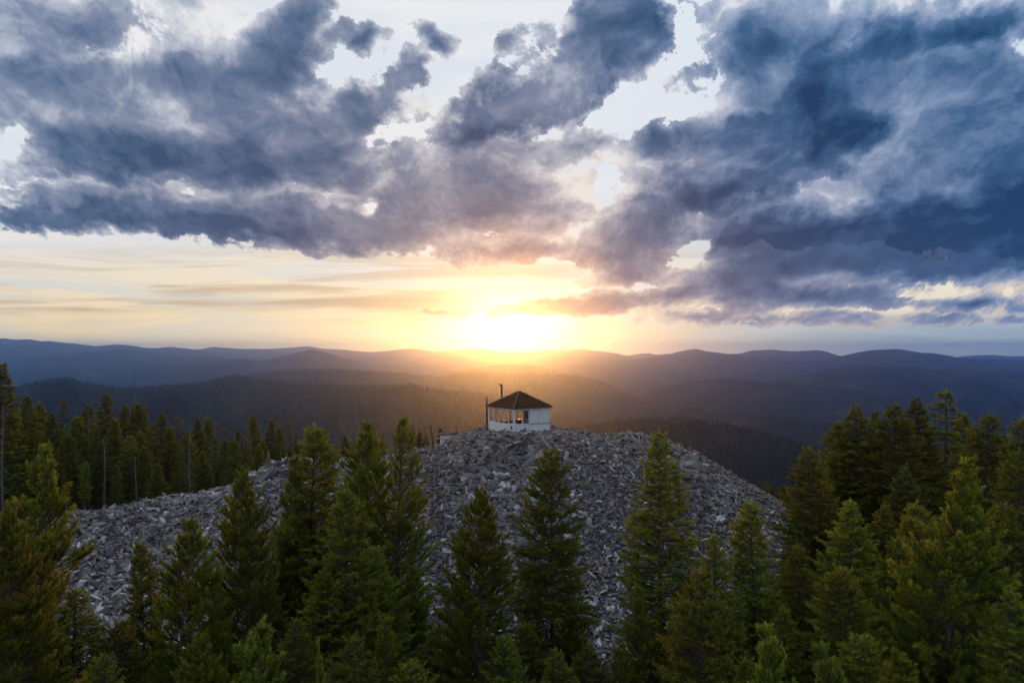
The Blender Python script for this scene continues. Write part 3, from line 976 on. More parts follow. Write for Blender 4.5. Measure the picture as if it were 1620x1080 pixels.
# ---- the trees that stand out, each by its tip in the photograph and its distance
NEAR = [
    # key, px, py, Y, wide, name, label
    ('pine_a', 72, 712, 26, .82, 'pine_tree', 'big shaggy olive pine at the far lower left with a brown leader and upswept tufts'),
    ('pine_b', 18, 815, 22, .8, 'pine_tree', 'short olive pine cut by the left edge of the picture below the shaggy pine'),
    ('pine_b', 297, 828, 26, .85, 'pine_tree', 'olive pine before the grey scree between the thin sapling and the slim pine'),
    ('pine_b', 388, 750, 29, .75, 'pine_tree', 'slim pine with an orange tip standing below the dark rock outcrop'),
    ('fir_c', 498, 678, 34, .95, 'pine_tree', 'tall dark pine left of the twin pines, its crown over the end of the outcrop'),
    ('pine_c', 466, 728, 33, .8, 'pine_tree', 'lower dark pine tucked against the left side of the tall dark pine'),
    ('pine_b', 578, 673, 36, .85, 'pine_tree', 'left one of the twin tall pines that rise below the low white shed'),
    ('pine_c', 637, 667, 35, .85, 'pine_tree', 'right one of the twin tall pines, thin crown with its trunk showing'),
    ('fir_c', 545, 775, 29, .8, 'pine_tree', 'green pine standing in front of the twin tall pines'),
    ('pine_b', 760, 780, 28, .92, 'pine_tree', 'bright olive pine before the scree, next left of the dense dark central pine'),
    ('fir_c', 872, 713, 32, .85, 'pine_tree', 'dense dark pine in the middle of the scree below the right end of the cabin'),
    ('fir_a', 1043, 683, 31, .88, 'fir_tree', 'tall olive fir with a long pointed top before the right half of the scree'),
    ('fir_c', 1187, 796, 31, .75, 'fir_tree', 'narrow brownish fir before the right end of the scree'),
    ('fir_a', 1130, 845, 30, .7, 'fir_tree', 'small fir between the tall olive fir and the narrow brownish fir'),
    ('fir_d', 1108, 905, 20, .8, 'fir_tree', 'fresh green fir low at the bottom edge right of the tall olive fir'),
    ('sapling', 1215, 1008, 15, .85, 'young_pine', 'bright young pine with upright candles at the bottom edge below the narrow brownish fir'),
    ('sapling', 1305, 1040, 14, .8, 'young_pine', 'topmost shoots of a young pine at the bottom edge before the right wood'),
    ('sapling', 410, 1000, 16, 1.15, 'young_pine', 'yellow-green young pine at the bottom edge under the slim pine with the orange tip'),
    ('fir_c', 220, 858, 29, .5, 'fir_tree', 'thin spindly sapling against the left scree beside the shaggy pine'),
    ('fir_b', 1278, 708, 40, .95, 'fir_tree', 'dark pointed fir at the left front of the right wood'),
    ('spire_d', 1307, 687, 50, 1.0, 'fir_tree', 'slim dark fir with a club-shaped top behind the pointed fir'),
    ('fir_b', 1353, 640, 45, 1.0, 'fir_tree', 'tall near-black fir, first high crown of the right wood'),
    ('fir_c', 1328, 668, 46, .8, 'fir_tree', 'shorter crown leaning against the left of the tall near-black fir'),
    ('fir_d', 1415, 642, 43, 1.1, 'fir_tree', 'broad olive fir between the tall near-black fir and the twin-tipped fir'),
    ('fir_b', 1450, 630, 45, .9, 'fir_tree', 'dark fir with a whorled bare tip beside the broad olive fir'),
    ('spire_b', 1384, 653, 58, .9, 'fir_tree', 'pale slim fir seen in the gap between two dark crowns of the right wood'),
    ('spire_a', 1497, 620, 52, 1.5, 'fir_tree', 'highest crown of the right wood, greyish green and evenly tiered'),
    ('spire_b', 1524, 657, 54, 1.2, 'fir_tree', 'greyish fir just right of the highest crown'),
    ('fir_d', 1565, 657, 42, 1.1, 'fir_tree', 'broad black-green fir with a rounded top near the right edge'),
    ('fir_a', 1618, 662, 33, 1.0, 'fir_tree', 'olive fir cut in half by the right edge of the picture'),
    ('pine_a', 1527, 732, 26, .95, 'pine_tree', 'largest pine at the lower right, bright olive with its pale trunk showing'),
    ('fir_a', 1345, 792, 33, 1.0, 'fir_tree', 'olive fir before the tall near-black fir, lower by half'),
    ('fir_a', 1262, 862, 31, .9, 'fir_tree', 'green fir between the narrow brownish fir and the right wood'),
    ('fir_c', 1448, 800, 34, .95, 'fir_tree', 'dark fir in the shade left of the largest pine'),
    ('fir_c', 1330, 900, 27, .9, 'fir_tree', 'green fir low in front of the right wood above the young pine'),
    ('fir_b', 1590, 800, 30, .95, 'fir_tree', 'green fir between the largest pine and the right edge'),
]


def plant_named():
    for key, px, py, Y, wd, name, label in NEAR:
        plant(key, name, P(px, py, Y), label, wide=wd)
    # the single candle that pokes up at the bottom edge
    plant('sapling', 'young_pine', P(505, 1037, 13), 'single thin leader shoot rising at the bottom edge below the tall dark pine', wide=.22)


def plant_fill():
    """the crowns between and under the trees above"""
    spots = [(120, 930, 27), (190, 985, 26), (250, 1000, 30), (345, 930, 33), (450, 850, 33), (420, 930, 30), (515, 900, 28), (590, 870, 31), (650, 900, 33), (690, 990, 30), (610, 980, 25),
             (560, 1010, 22), (830, 985, 30), (800, 1010, 27), (905, 960, 31), (930, 1020, 26), (1010, 930, 29), (1075, 1000, 28), (1150, 960, 29), (40, 930, 24), (320, 1010, 24), (470, 980, 25), (735, 930, 33),
             (1195, 930, 33), (1240, 960, 28), (1290, 950, 35), (1380, 870, 36), (1395, 940, 29), (1440, 900, 30), (1480, 980, 27), (1600, 930, 24), (1365, 1010, 22), (1420, 1040, 20), (1300, 830, 40),
             (1480, 720, 46), (1300, 745, 52), (1325, 720, 54), (1370, 700, 56), (1402, 690, 58), (1435, 690, 54), (1545, 700, 54), (1580, 690, 52), (1610, 720, 46), (1640, 690, 44), (1290, 790, 44), (1400, 800, 38), (1510, 720, 50), (1555, 830, 33), (1420, 850, 33), (1265, 800, 46), (1390, 720, 48), (1430, 740, 40), (1540, 760, 38), (1470, 680, 56), (1590, 700, 46), (1350, 760, 46), (1245, 900, 36), (880, 1030, 25), (980, 1030, 26), (160, 1040, 22), (1180, 1040, 24), (650, 1050, 24)]
    keys = ['fir_a', 'fir_c', 'pine_b', 'fir_b', 'pine_c', 'fir_d']
    for k, (px, py, Y) in enumerate(spots):
        right = px > 1220
        plant(keys[k % 6], 'fir_tree' if keys[k % 6].startswith('fir') else 'pine_tree', P(px, py, Y),
              'dark conifer crown packed among the taller firs of the right wood' if right else 'low dark conifer crown between the taller pines along the bottom of the picture',
              'conifers packed into the right wood' if right else 'low conifers between the front pines', wide=random.uniform(.75, 1.0))


def plant_left_wood():
    tops = [(3, 578, 56), (43, 627, 70), (62, 638, 74), (100, 633, 72), (140, 642, 76), (168, 625, 74), (198, 642, 80), (218, 640, 78), (231, 642, 84), (257, 655, 80), (280, 660, 82), (313, 662, 84),
            (328, 662, 88), (355, 678, 84), (377, 682, 84), (400, 657, 86), (430, 665, 86), (443, 676, 88), (458, 668, 90), (470, 690, 88), (20, 650, 66), (82, 655, 64), (120, 660, 66), (150, 668, 68), (182, 665, 66),
            (240, 672, 70), (268, 678, 72), (298, 684, 74), (340, 692, 74), (365, 700, 74), (390, 695, 76), (415, 698, 78), (30, 668, 60), (60, 682, 60), (108, 690, 60), (205, 690, 64), (160, 700, 62), (228, 708, 64), (285, 708, 66),
            (320, 715, 70), (0, 690, 58), (85, 720, 56), (135, 730, 57), (185, 735, 58), (250, 735, 62), (350, 722, 72), (-30, 610, 60), (-45, 640, 52), (-15, 700, 48), (488, 700, 90), (500, 706, 92)]
    g = np.random.default_rng(77)
    for k in range(46):
        px = g.uniform(-20, 470)
        tops.append((px, np.interp(px, [0, 150, 300, 470], [640, 655, 685, 700]) + g.uniform(0, 60), g.uniform(64, 92)))
    keys = ['spire_a', 'spire_b', 'spire_c', 'spire_d', 'spire_b']
    lab = {0: ('tallest dark fir of the left wood, cut by the left edge'), 5: 'tall bushy fir standing clear above the middle of the left wood', 15: 'thin open pine with a tufted flat top near the right end of the left wood'}
    for k, (px, py, Y) in enumerate(tops):
        e = plant('spire_b' if k in (0, 5) else 'spire_c' if k == 15 else keys[k % 5], 'pine_tree' if keys[k % 5] == 'spire_c' else 'fir_tree', P(px, py, Y),
                  lab.get(k, 'dark slender conifer in the wood behind the left end of the scree'), None if k in lab else 'conifers of the wood behind the left scree', wide=random.uniform(.8, 1.2))


def plant_small():
    # little trees on the back slope of the summit
    tops = [(546, 690, 75), (560, 697, 74), (572, 688, 78), (592, 694, 76), (606, 690, 78), (652, 676, 78), (664, 682, 80), (674, 684, 78), (697, 677, 84), (757, 676, 84), (710, 690, 82), (735, 690, 84), (745, 686, 86),
            (1195, 766, 74), (1203, 772, 74), (1212, 762, 76), (1222, 770, 75), (1232, 772, 74), (1240, 766, 78), (1246, 776, 72), (1020, 697, 78), (1085, 716, 74), (1092, 718, 75)]
    for k, (px, py, Y) in enumerate(tops):
        p = P(px, py, Y)
        lab = ('small stunted fir behind the scree by the low white shed' if px < 800 else 'small stunted conifer behind the right rim of the scree')
        plant(['spire_b', 'spire_a'][k % 2], 'stunted_fir', p, lab, 'stunted firs by the shed' if px < 800 else 'stunted conifers behind the right rim', wide=.9)


plant_named()
plant_fill()
plant_left_wood()
plant_small()
print('NEEDLES', TOTAL)
# ---------------------------------------------------------------- the lookout cabin
def plain(name, col, rough=0.7, spec=0.3, var=0.25, scale=3.0, dirt=None):
    m, nt, b = material(name)
    p = texco('Object')
    n = noise2(p, scale, 7, 0.65, dim='3D')
    c2 = tuple(c * (1 - var) for c in col) if dirt is None else dirt
    N.put(b.inputs['Base Color'], mixc(n.smooth(0.45, 0.75), col, c2))
    b.inputs['Roughness'].default_value = rough
    b.inputs['Specular IOR Level'].default_value = spec
    bump(b, n, 0.25, 0.01)
    return m


M_WHITE = plain('white_paint', (0.80, 0.80, 0.79), 0.55, 0.35, dirt=(0.70, 0.69, 0.67), scale=2.0)
M_SHAKE = None
M_WOODIN = plain('inside_boards', (0.42, 0.27, 0.14), 0.6)
M_DARK = plain('dark_iron', (0.035, 0.03, 0.028), 0.55, 0.5)
M_POLE = plain('weathered_pole', (0.075, 0.055, 0.042), 0.85)
M_PLANK = plain('grey_timber', (0.27, 0.24, 0.21), 0.85)
M_METAL = plain('galvanised_metal', (0.55, 0.55, 0.55), 0.4, 0.5)
M_RUSTP = plain('rusty_stovepipe', (0.13, 0.05, 0.03), 0.7)
M_BLUE = plain('blue_paint', (0.03, 0.05, 0.13), 0.6)


def shake_material():
    m, nt, b = material('roof_shakes')
    p = texco('Object')
    n = noise2(vmath('MULTIPLY', p, (1, 1, 1)), 6.0, 6, 0.7, dim='3D')
    vo = N.node('ShaderNodeTexVoronoi', feature='F1')
    N.put(vo.inputs['Vector'], vmath('MULTIPLY', p, (6.5, 6.5, 9.0)))
    sep = N.node('ShaderNodeSeparateColor')
    N.put(sep.inputs[0], N(vo.outputs['Color']))
    r = N(sep.outputs[0])
    c = mixc(r, (0.034, 0.017, 0.010), (0.070, 0.035, 0.020))
    c = mixc(n.smooth(0.5, 0.75) * 0.5, c, (0.03, 0.02, 0.015))
    N.put(b.inputs['Base Color'], c)
    b.inputs['Roughness'].default_value = 0.95
    b.inputs['Specular IOR Level'].default_value = 0.05
    bump(b, r, 0.6, 0.03)
    return m


M_SHAKE = shake_material()


def glass_material():
    m = bpy.data.materials.new('window_glass')
    m.use_nodes = True
    nt = m.node_tree
    nt.nodes.clear()
    N.nt = nt
    out = N.node('ShaderNodeOutputMaterial')
    tr = N.node('ShaderNodeBsdfTransparent')
    tr.inputs[0].default_value = (0.95, 0.95, 0.93, 1)
    gl = N.node('ShaderNodeBsdfGlossy')
    gl.inputs['Roughness'].default_value = 0.03
    fr = N.node('ShaderNodeFresnel')
    fr.inputs[0].default_value = 1.45
    mx = N.node('ShaderNodeMixShader')
    nt.links.new(fr.outputs[0], mx.inputs[0])
    nt.links.new(tr.outputs[0], mx.inputs[1])
    nt.links.new(gl.outputs[0], mx.inputs[2])
    nt.links.new(mx.outputs[0], out.inputs[0])
    return m


M_GLASS = glass_material()


class MB:
    """collects boxes and prisms into one mesh"""
    def __init__(self):
        self.v, self.f = [], []

    def box(self, x0, x1, y0, y1, z0, z1, M=None):
        o = len(self.v)
        c = [Vector((x, y, z)) for x in (x0, x1) for y in (y0, y1) for z in (z0, z1)]
        self.v += [tuple(M @ p) if M else tuple(p) for p in c]
        self.f += [tuple(o + i for i in q) for q in ((0, 1, 3, 2), (4, 6, 7, 5), (0, 4, 5, 1), (2, 3, 7, 6), (0, 2, 6, 4), (1, 5, 7, 3))]
        return self

    def rod(self, a, b, r0, r1=None, K=10, cap=True):
        a, b = Vector(a), Vector(b)
        r1 = r0 if r1 is None else r1
        q = (b - a).to_track_quat('Z', 'Y')
        o = len(self.v)
        for p, r in ((a, r0), (b, r1)):
            for k in range(K):
                t = k / K * 2 * math.pi
                self.v.append(tuple(p + q @ Vector((math.cos(t) * r, math.sin(t) * r, 0))))
        for k in range(K):
            self.f.append((o + k, o + (k + 1) % K, o + K + (k + 1) % K, o + K + k))
        if cap:
            self.f += [tuple(o + k for k in reversed(range(K))), tuple(o + K + k for k in range(K))]
        return self

    def poly(self, pts):
        o = len(self.v)
        self.v += [tuple(p) for p in pts]
        self.f.append(tuple(range(o, o + len(pts))))
        return self

    def build(self, name, mat, parent=None, bevel=0.0):
        me = bpy.data.meshes.new(name)
        me.from_pydata(self.v, [], self.f)
        bm = bmesh.new(); bm.from_mesh(me)
        bmesh.ops.recalc_face_normals(bm, faces=bm.faces)
        if bevel:
            bmesh.ops.bevel(bm, geom=list(bm.edges), offset=bevel, segments=1, affect='EDGES')
        bm.to_mesh(me); bm.free()
        me.materials.append(mat)
        return link(name, me, parent)


def build_cabin():
    S = 4.24; h = S / 2
    yaw = math.radians(35)
    cx, cy = 0.70, 67.45
    cab = bpy.data.objects.new('lookout_cabin', None)
    C.objects.link(cab)
    cab.location = (cx, cy, 0.0)
    cab.rotation_euler = (0, 0, yaw)
    tag(cab, 'small square white lookout cabin with dark hipped roof on the rocky summit', 'cabin')
    z0, zs, zt, zb = -0.55, 0.80, 2.18, 2.32      # foot, sill, window head, wall plate

    # a wall is laid out along its own axis s (0..S), depth d outward; placed by a frame
    def frame(side):
        # 0: right face (towards the camera), 1: left face, 2, 3: the two far faces
        R = Matrix.Rotation([0, -math.pi / 2, math.pi, math.pi / 2][side], 4, 'Z')
        return R @ Matrix.Translation((-h, -h, 0))

    def wall(side, openings, shutters):
        Fm = frame(side)
        w = MB()
        # clapboards: each board tilted proud at its foot
        n = 7
        for k in range(n):
            a = z0 + (zs - 0.05 - z0) * k / n; b = z0 + (zs - 0.05 - z0) * (k + 1) / n
            o = len(w.v)
            pts = [(0.06, -0.004, b), (S - 0.06, -0.004, b), (S - 0.06, -0.055, a), (0.06, -0.055, a), (0.06, 0.05, a), (S - 0.06, 0.05, a), (S - 0.06, 0.05, b), (0.06, 0.05, b)]
            w.v += [tuple(Fm @ Vector(p)) for p in pts]
            w.f += [tuple(o + i for i in q) for q in ((0, 1, 2, 3), (3, 2, 5, 4), (4, 5, 6, 7), (7, 6, 1, 0), (0, 3, 4, 7), (1, 6, 5, 2))]
        w.box(0.06, S - 0.06, -0.012, 0.08, zt, zb, Fm)                      # head board
        w.build('wall', M_WHITE, cab)
        sl = MB().box(0.02, S - 0.02, -0.07, 0.055, zs - 0.045, zs, Fm).build('sill', M_WHITE, cab)
        MB().box(0.09, S - 0.09, 0.06, 0.26, zs - 0.05, zs - 0.015, Fm).build('inner_ledge', M_WOODIN, cab)
        for (a, b) in openings:
            f = MB()
            t = 0.045
            f.box(a, a + t, -0.022, 0.045, zs, zt, Fm); f.box(b - t, b, -0.022, 0.045, zs, zt, Fm)
            f.box(a + t, b - t, -0.020, 0.043, zs, zs + 0.05, Fm); f.box(a + t, b - t, -0.020, 0.043, zt - 0.05, zt, Fm)
            fo = f.build('window', M_WHITE, cab)
            MB().poly([Fm @ Vector(p) for p in ((a + t, 0.012, zs + 0.05), (b - t, 0.012, zs + 0.05), (b - t, 0.012, zt - 0.05), (a + t, 0.012, zt - 0.05))]).build('pane', M_GLASS, fo)
        for (a, b) in shutters:
            s = MB()
            nb = 5
            for k in range(nb):
                s.box(a + (b - a) * k / nb + (0.02 if k == 0 else 0.006), a + (b - a) * (k + 1) / nb - (0.02 if k == nb - 1 else 0.006), -0.035, 0.0, zs + 0.02, zt + 0.02, Fm)
            s.build('shutter', M_WHITE, cab)
            MB().box(a, b, 0.003, 0.04, zs + 0.001, zt - 0.001, Fm).build('wall_panel', M_WHITE, cab)

    even = lambda n: [(0.07 + (S - 0.14) * k / n + 0.012, 0.07 + (S - 0.14) * (k + 1) / n - 0.012) for k in range(n)]
    wall(0, [(0.10, 0.98), (1.01, 1.78)], [(1.83, 2.96), (2.99, S - 0.09)])
    wall(1, even(5), [])
    wall(2, even(5), [])
    wall(3, even(4), [])
    for sx in (-1, 1):
        for sy in (-1, 1):
            MB().box(sx * h - 0.065, sx * h + 0.065, sy * h - 0.065, sy * h + 0.065, z0, zb - 0.002).build('corner_post', M_WHITE, cab)
    # the thin rail under the shutters that runs on past the corner
    Fm = frame(0)
    MB().box(1.8, S + 0.32, -0.10, -0.072, zs - 0.04, zs + 0.0).build('shutter_rail', M_DARK, cab).data.transform(Fm)
    MB().box(-h + 0.06, h - 0.06, -h + 0.06, h - 0.06, -0.1, 0.02).build('floor', M_WOODIN, cab)
    MB().box(-h - 0.02, h + 0.02, -h - 0.02, h + 0.02, zb, zb + 0.05).build('ceiling', M_WOODIN, cab)
    # hipped roof with rafters' overhang and courses of shakes
    e = h + 0.30
    zr, zp = 2.33, 3.86
    rf = MB()
    nc = 11
    for side in range(4):
        R = Matrix.Rotation(side * math.pi / 2, 4, 'Z')
        for k in range(nc):
            t0, t1 = k / nc, (k + 1) / nc
            a, b = e * (1 - t0), max(e * (1 - t1), 0.001)
            za, zbb = zr + (zp - zr) * t0, zr + (zp - zr) * t1
            o = len(rf.v)
            pts = [(-a, -a, za), (a, -a, za), (b, -b, zbb), (-b, -b, zbb), (-a, -a, za + 0.045), (a, -a, za + 0.045), (b, -b, zbb + 0.012), (-b, -b, zbb + 0.012)]
            rf.v += [tuple(R @ Vector(p)) for p in pts]
            rf.f += [tuple(o + i for i in q) for q in ((4, 5, 6, 7), (0, 1, 5, 4), (0, 3, 2, 1))]
    ro = rf.build('roof', M_SHAKE, cab)
    MB().box(-e + 0.02, e - 0.02, -e + 0.02, e - 0.02, zr - 0.03, zr - 0.005).build('soffit', M_WOODIN, ro)
    # pale metal caps on the hips
    for k in range(4):
        R = Matrix.Rotation(k * math.pi / 2, 4, 'Z')
        MB().rod(R @ Vector((-e - .01, -e - .01, zr + 0.045)), R @ Vector((-0.03, -0.03, zp + 0.035)), 0.028, 0.028, 6).build('hip_cap', M_PLANK, ro)
    MB().rod((0, 0, zp - 0.02), (0, 0, zp + 0.09), 0.10, 0.05, 10).build('roof_peak', M_METAL, ro)
    MB().rod((0, 0, zp + 0.09), (0, 0, zp + 0.75), 0.012, 0.006, 6).build('lightning_rod', M_DARK, ro)
    # stovepipe through the far left slope
    pl = cab.matrix_basis.inverted() @ P(793.6, 629, 68.4)
    px_, py_ = pl.x, pl.y
    pipe = MB().rod((px_, py_, 2.6), (px_, py_, 4.28), 0.085, 0.085, 12).build('stovepipe', M_RUSTP, cab)
    MB().rod((px_, py_, 3.02), (px_, py_, 3.16), 0.17, 0.095, 12).build('flashing', M_METAL, pipe)
    inv = Matrix.Rotation(-yaw, 4, 'Z')
    d = inv @ Vector((-1, 0, 0))
    MB().rod((px_, py_, 4.27), Vector((px_, py_, 4.42)) + d * 0.05, 0.10, 0.10, 10).rod(Vector((px_, py_, 4.40)) + d * -0.06, Vector((px_, py_, 4.46)) + d * 0.22, 0.095, 0.075, 10).build('pipe_cowl', M_DARK, pipe)
    MB().rod((px_ - d.x * .1, py_ - d.y * .1, 3.1), (px_ - d.x * .1, py_ - d.y * .1, 4.75), 0.010, 0.006, 6).build('guy_rod', M_DARK, pipe)
    # small dark blue box by the near corner
    Fl = frame(1)
    MB().box(S - 0.42, S - 0.22, -0.12, -0.032, 0.40, 0.66, Fl).build('fuse_box', M_BLUE, cab)

    # what stands inside, dark against the far windows
    T = cab.matrix_basis
    def inside(name, label, cat, x, y):
        o = bpy.data.objects.new(name, None)
        C.objects.link(o)
        o.location = T @ Vector((x, y, 0.02)); o.rotation_euler = (0, 0, yaw)
        return tag(o, label, cat)
    st = inside('wood_stove', 'dark iron stove inside the cabin under its stovepipe', 'stove', px_ * 0.85, py_ * 0.85)
    MB().box(-.25, .25, -.25, .25, 0.22, 0.85).build('stove_body', M_DARK, st, 0.02)
    for sx in (-.2, .2):
        for sy in (-.2, .2):
            MB().rod((sx, sy, 0), (sx, sy, .23), .03).build('leg', M_DARK, st)
    fs = inside('map_stand', 'dark sighting stand in the middle of the cabin, seen through its windows', 'stand', 0.1, 0.1)
    MB().box(-.22, .22, -.22, .22, 0, 0.95).build('cabinet', M_DARK, fs, 0.01)
    MB().rod((0, 0, .95), (0, 0, 1.05), .30, .30, 16).build('map_disc', M_METAL, fs)
    tb = inside('table', 'wooden table inside the cabin behind the two uncovered right windows', 'table', -0.9, -1.2)
    MB().box(-.75, .75, -.4, .4, .70, .75).build('table_top', M_WOODIN, tb)
    for sx in (-.68, .68):
        for sy in (-.33, .33):
            MB().box(sx - .03, sx + .03, sy - .03, sy + .03, 0, .70).build('leg', M_WOODIN, tb)


def build_summit_things():
    # tall pole at the left corner
    p = P(770.6, 692, 65.6)
    q = P(770.2, 629, 65.6)
    po = bpy.data.objects.new('utility_pole', None)
    C.objects.link(po)
    po.location = (p.x, p.y, p.z - 0.4)
    tag(po, 'tall dark wooden pole standing at the left corner of the cabin', 'pole')
    Hh = q.z - p.z + 0.4
    MB().rod((0, 0, 0), (-0.03, 0, Hh), 0.095, 0.075, 10).build('shaft', M_POLE, po)
    MB().box(-0.2, 0.16, -0.03, 0.03, Hh - 0.86, Hh - 0.80).build('crossarm', M_POLE, po)
    # leaning post further left
    a, b = P(686, 703, 66), P(681, 673, 66)
    a.z -= 0.4
    me = MB().rod(a - a, b - a, 0.075, 0.06, 8)
    o = me.build('leaning_post', M_POLE)
    o.location = a
    tag(o, 'short dark post leaning beside the low white shed', 'post')
    # low white shed half sunk behind the crest
    c = P(712.5, 701, 67.4)
    sh = bpy.data.objects.new('low_shed', None)
    C.objects.link(sh)
    sh.location = (c.x, c.y + 0.5, c.z - 0.18)
    sh.rotation_euler = (0, 0, math.radians(8))
    tag(sh, 'low white board shed with a flat dark roof beside the leaning post', 'shed')
    w = MB()
    for k in range(5):
        w.box(-1.02, 1.02, -0.72, 0.72, 0.02 + k * 0.2, 0.215 + k * 0.2)
    w.build('wall', M_WHITE, sh)
    rf = MB().box(-1.10, 1.10, -0.80, 0.80, 1.02, 1.09).build('roof', M_POLE, sh)
    g = np.random.default_rng(5)
    for k in range(9):
        s = 0.10 + 0.13 * g.random()
        V = slab_verts(1, np.array([s]), 6, 0.3)[0]
        f, rep = slab_faces(1, 6)
        r = link('weight_stone', big_mesh('weight_stone', V, f, [M_ROCK], False, {'rnd': np.full(len(f), g.random() * .5)}))
        r.matrix_world = Matrix.Translation(sh.location) @ Matrix.Rotation(math.radians(8), 4, 'Z') @ Matrix.Translation((-0.75 + 1.5 * k / 8 + g.normal(0, .05), -0.4 + 0.6 * g.random(), 1.09 + s * 0.2))
        tag(r, 'small stone lying on the flat dark roof of the low shed', 'rock', 'stones on the shed roof')
    # long grey plank lying down the rocks
    a, b = P(689, 693, 66.6), P(762, 720, 62.6)
    for v in (a, b):
        v.z = max(v.z, float(ground_z(v.x, v.y)) + 0.25)
    m = b - a
    o = MB().box(-m.length / 2, m.length / 2, -0.09, 0.09, -0.045, 0.045).build('timber_plank', M_PLANK, None, 0.008)
    o.location = (a + b) / 2
    o.rotation_euler = m.to_track_quat('X', 'Z').to_euler()
    tag(o, 'long weathered timber lying down the scree from the low shed', 'plank')
    # broken reddish stump on the left outcrop
    c = P(424.5, 737, 58)
    c.z = min(c.z, float(ground_z(c.x, c.y)) + 0.2)
    tp = P(424.5, 714, 58)
    hs = np.linspace(0, tp.z - c.z + 0.2, 7)
    v, f = tube(np.stack([0.03 * np.sin(hs * 3), 0 * hs, hs - 0.2], -1), np.array([.22, .19, .17, .16, .15, .12, .03]), 9)
    o = link('tree_stump', big_mesh('tree_stump', v, f, [M_RUST], False), None, c)
    tag(o, 'broken reddish dead stump standing on the rock outcrop', 'stump')


build_cabin()
build_summit_things()


def build_logs():
    """fallen grey trunks on the left shoulder"""
    spots = [((352, 818, 52.5), (300, 842, 50.5), .09, 'pale fallen log lying on the left end of the scree'),
             ((560, 722, 62.5), (520, 733, 60.5), .10, 'fallen dark log on the crest left of the twin tall pines'),
             ((460, 760, 57), (405, 790, 55), .12, 'fallen trunk lying across the dark plates of the outcrop'),
             ((420, 850, 49), (385, 842, 50), .07, 'short grey log half way down the left scree')]
    for a, b, r, label in spots:
        pts = []
        for t in np.linspace(0, 1, 9):
            p = P(*a) * (1 - t) + P(*b) * t
            p.z = float(ground_z(p.x, p.y))
            pts.append(p)
        base, tip = pts[0], pts[-1]
        line = [base.lerp(tip, t) + Vector((0, 0, r + 0.22 + 0.05 * math.sin(t * 7))) for t in np.linspace(0, 1, 9)]
        o0 = line[0].copy()
        v, f = tube(np.array([p - o0 for p in line]), np.linspace(r, r * 0.45, 9), 9)
        o = link('fallen_log', big_mesh('fallen_log', v, f, [M_DEAD], True), None, o0)
        tag(o, label, 'log')


build_logs()
# ---------------------------------------------------------------- dead standing trees
M_SNAG = bark_material('grey_snag', (0.075, 0.066, 0.058), (0.19, 0.17, 0.15))


def snag(px, py, Y, base_z, label, group, seed, twig=1.0, mat=None):
    g = np.random.default_rng(seed)
    t = P(px, py, Y)
    gz = float(ground_z(t.x, t.y)) - 0.2 if base_z is None else base_z
    H = t.z - gz
    hs = np.linspace(0, H, 14)
    path = np.stack([0.05 * np.sin(hs * 0.7 + seed), 0.05 * np.cos(hs * 0.5), hs], -1)
    e = bpy.data.objects.new('dead_tree', None)
    C.objects.link(e)
    e.location = (t.x, t.y, gz)
    tag(e, label, 'dead tree', group)
    v, f = tube(path, (0.02 + 0.007 * H) * (1 - hs / H) ** 0.8 + 0.018, 7)
    link('trunk', big_mesh('trunk', v, f, [mat or M_SNAG], True), e)
    br = []
    for k in range(int(H * 5 * twig)):
        z = H * (0.25 + 0.73 * g.random())
        a = g.random() * 6.28
        L = (0.25 + 0.09 * (H - z)) * (0.4 + 0.8 * g.random())
        s = np.linspace(0, 1, 4)
        b = np.stack([np.cos(a) * L * s, np.sin(a) * L * s, z + L * (-0.1 * s - 0.35 * s ** 2 + 0.2 * g.normal() * s)], -1)
        br.append(tube(b, [0.022, 0.016, 0.011, 0.006], 3))
    v, f = join(br)
    link('branches', big_mesh('branches', v, f, [mat or M_SNAG], False), e)


for k, (px, py, Y) in enumerate([(140, 640, 70), (212, 585, 88), (300, 668, 66), (78, 700, 54), (4, 640, 53), (322, 650, 92), (393, 662, 84), (165, 690, 58), (380, 690, 80), (215, 720, 60)]):
    snag(px, py, Y, None, 'tallest thin bare snag rising above the left wood' if k == 1 else 'pale bare dead trunk among the green conifers of the left wood',
         None if k == 1 else 'dead trunks in the left wood', 60 + k, 1.0 if k != 1 else .5)
snag(535, 662, 92, None, 'thin bare snag alone against the dark ridge left of the twin tall pines', None, 80, .6)
snag(722, 671, 70, None, 'thin dead spike just behind the low white shed', None, 81, .7, M_POLE)
snag(703, 681, 74, None, 'faint short dead stem left of the spike behind the shed', None, 82, .7, M_POLE)
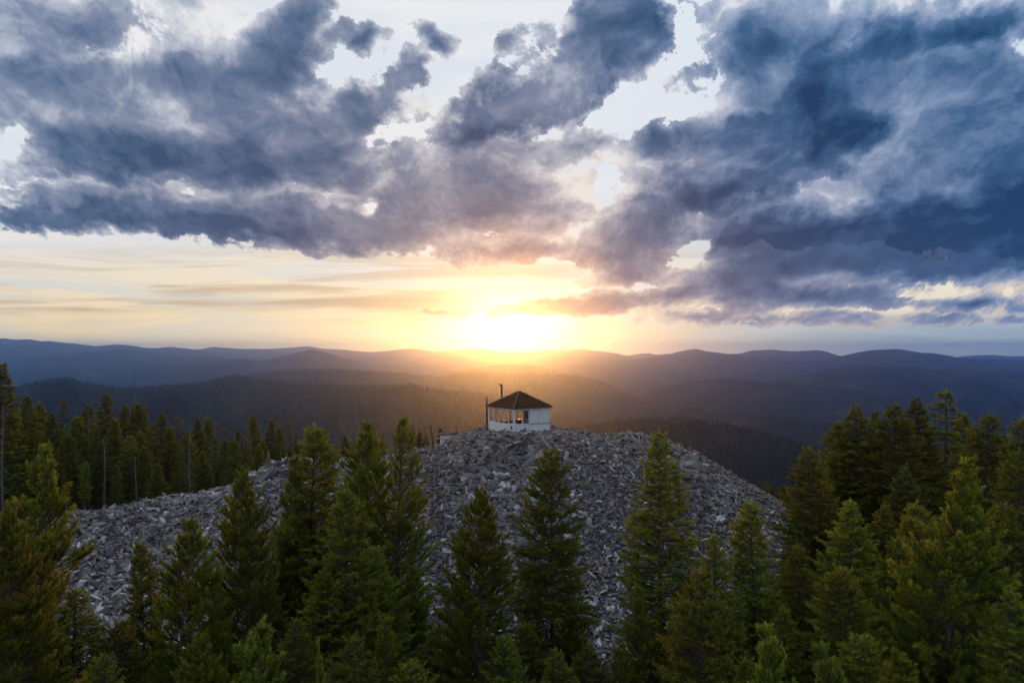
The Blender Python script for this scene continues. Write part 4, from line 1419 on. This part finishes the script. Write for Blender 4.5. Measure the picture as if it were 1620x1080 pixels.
# ---------------------------------------------------------------- the air
def build_haze():
    me = bpy.data.meshes.new('haze')
    x0, x1, y0, y1, z0, z1 = -12000, 12000, -300, 12000, -421.0, 180
    v = [(x, y, z) for x in (x0, x1) for y in (y0, y1) for z in (z0, z1)]
    f = [(0, 1, 3, 2), (4, 6, 7, 5), (0, 4, 5, 1), (2, 3, 7, 6), (0, 2, 6, 4), (1, 5, 7, 3)]
    me.from_pydata(v, [], f)
    m = bpy.data.materials.new('mountain_air')
    m.use_nodes = True
    nt = m.node_tree
    nt.nodes.clear()
    out = nt.nodes.new('ShaderNodeOutputMaterial')
    vol = nt.nodes.new('ShaderNodeVolumePrincipled')
    vol.inputs['Color'].default_value = (0.19, 0.46, 1.0, 1)
    vol.inputs['Density'].default_value = HAZE
    vol.inputs['Anisotropy'].default_value = 0.89
    nt.links.new(vol.outputs[0], out.inputs['Volume'])
    m.cycles.homogeneous_volume = True
    me.materials.append(m)
    tag(link('haze', me), 'thin blue haze lying over the valleys and far ridges', 'haze', kind='stuff')


HAZE = 1.5e-4
build_haze()
# ---------------------------------------------------------------- camera, sun, render settings
cam_data = bpy.data.cameras.new('camera')
cam = bpy.data.objects.new('camera', cam_data)
C.objects.link(cam)
cam.location = (0, 0, CAMZ)
cam.rotation_euler = (math.radians(90), 0, 0)
cam_data.sensor_width = 36
cam_data.lens = 24
cam_data.shift_y = (540 - HOR) / -1620 * -1 * -1
cam_data.clip_start = 0.1
cam_data.clip_end = 200000
sc = bpy.context.scene
sc.camera = cam
sun_data = bpy.data.lights.new('sun', 'SUN')
sun_data.energy = 4.3
sun_data.angle = math.radians(0.5)
sun_data.color = (1.0, 0.18, 0.018)
sun = bpy.data.objects.new('sun', sun_data)
C.objects.link(sun)
sd = Vector((math.sin(SUN_AZ) * math.cos(SUN_EL), math.cos(SUN_AZ) * math.cos(SUN_EL), math.sin(SUN_EL)))
sun.rotation_euler = sd.to_track_quat('Z', 'Y').to_euler()
sc.view_settings.view_transform = 'Standard'
sc.view_settings.look = 'None'
sc.view_settings.exposure = 0.0
sc.view_settings.gamma = 1.0
sc.cycles.use_denoising = True
sc.cycles.volume_bounces = 2
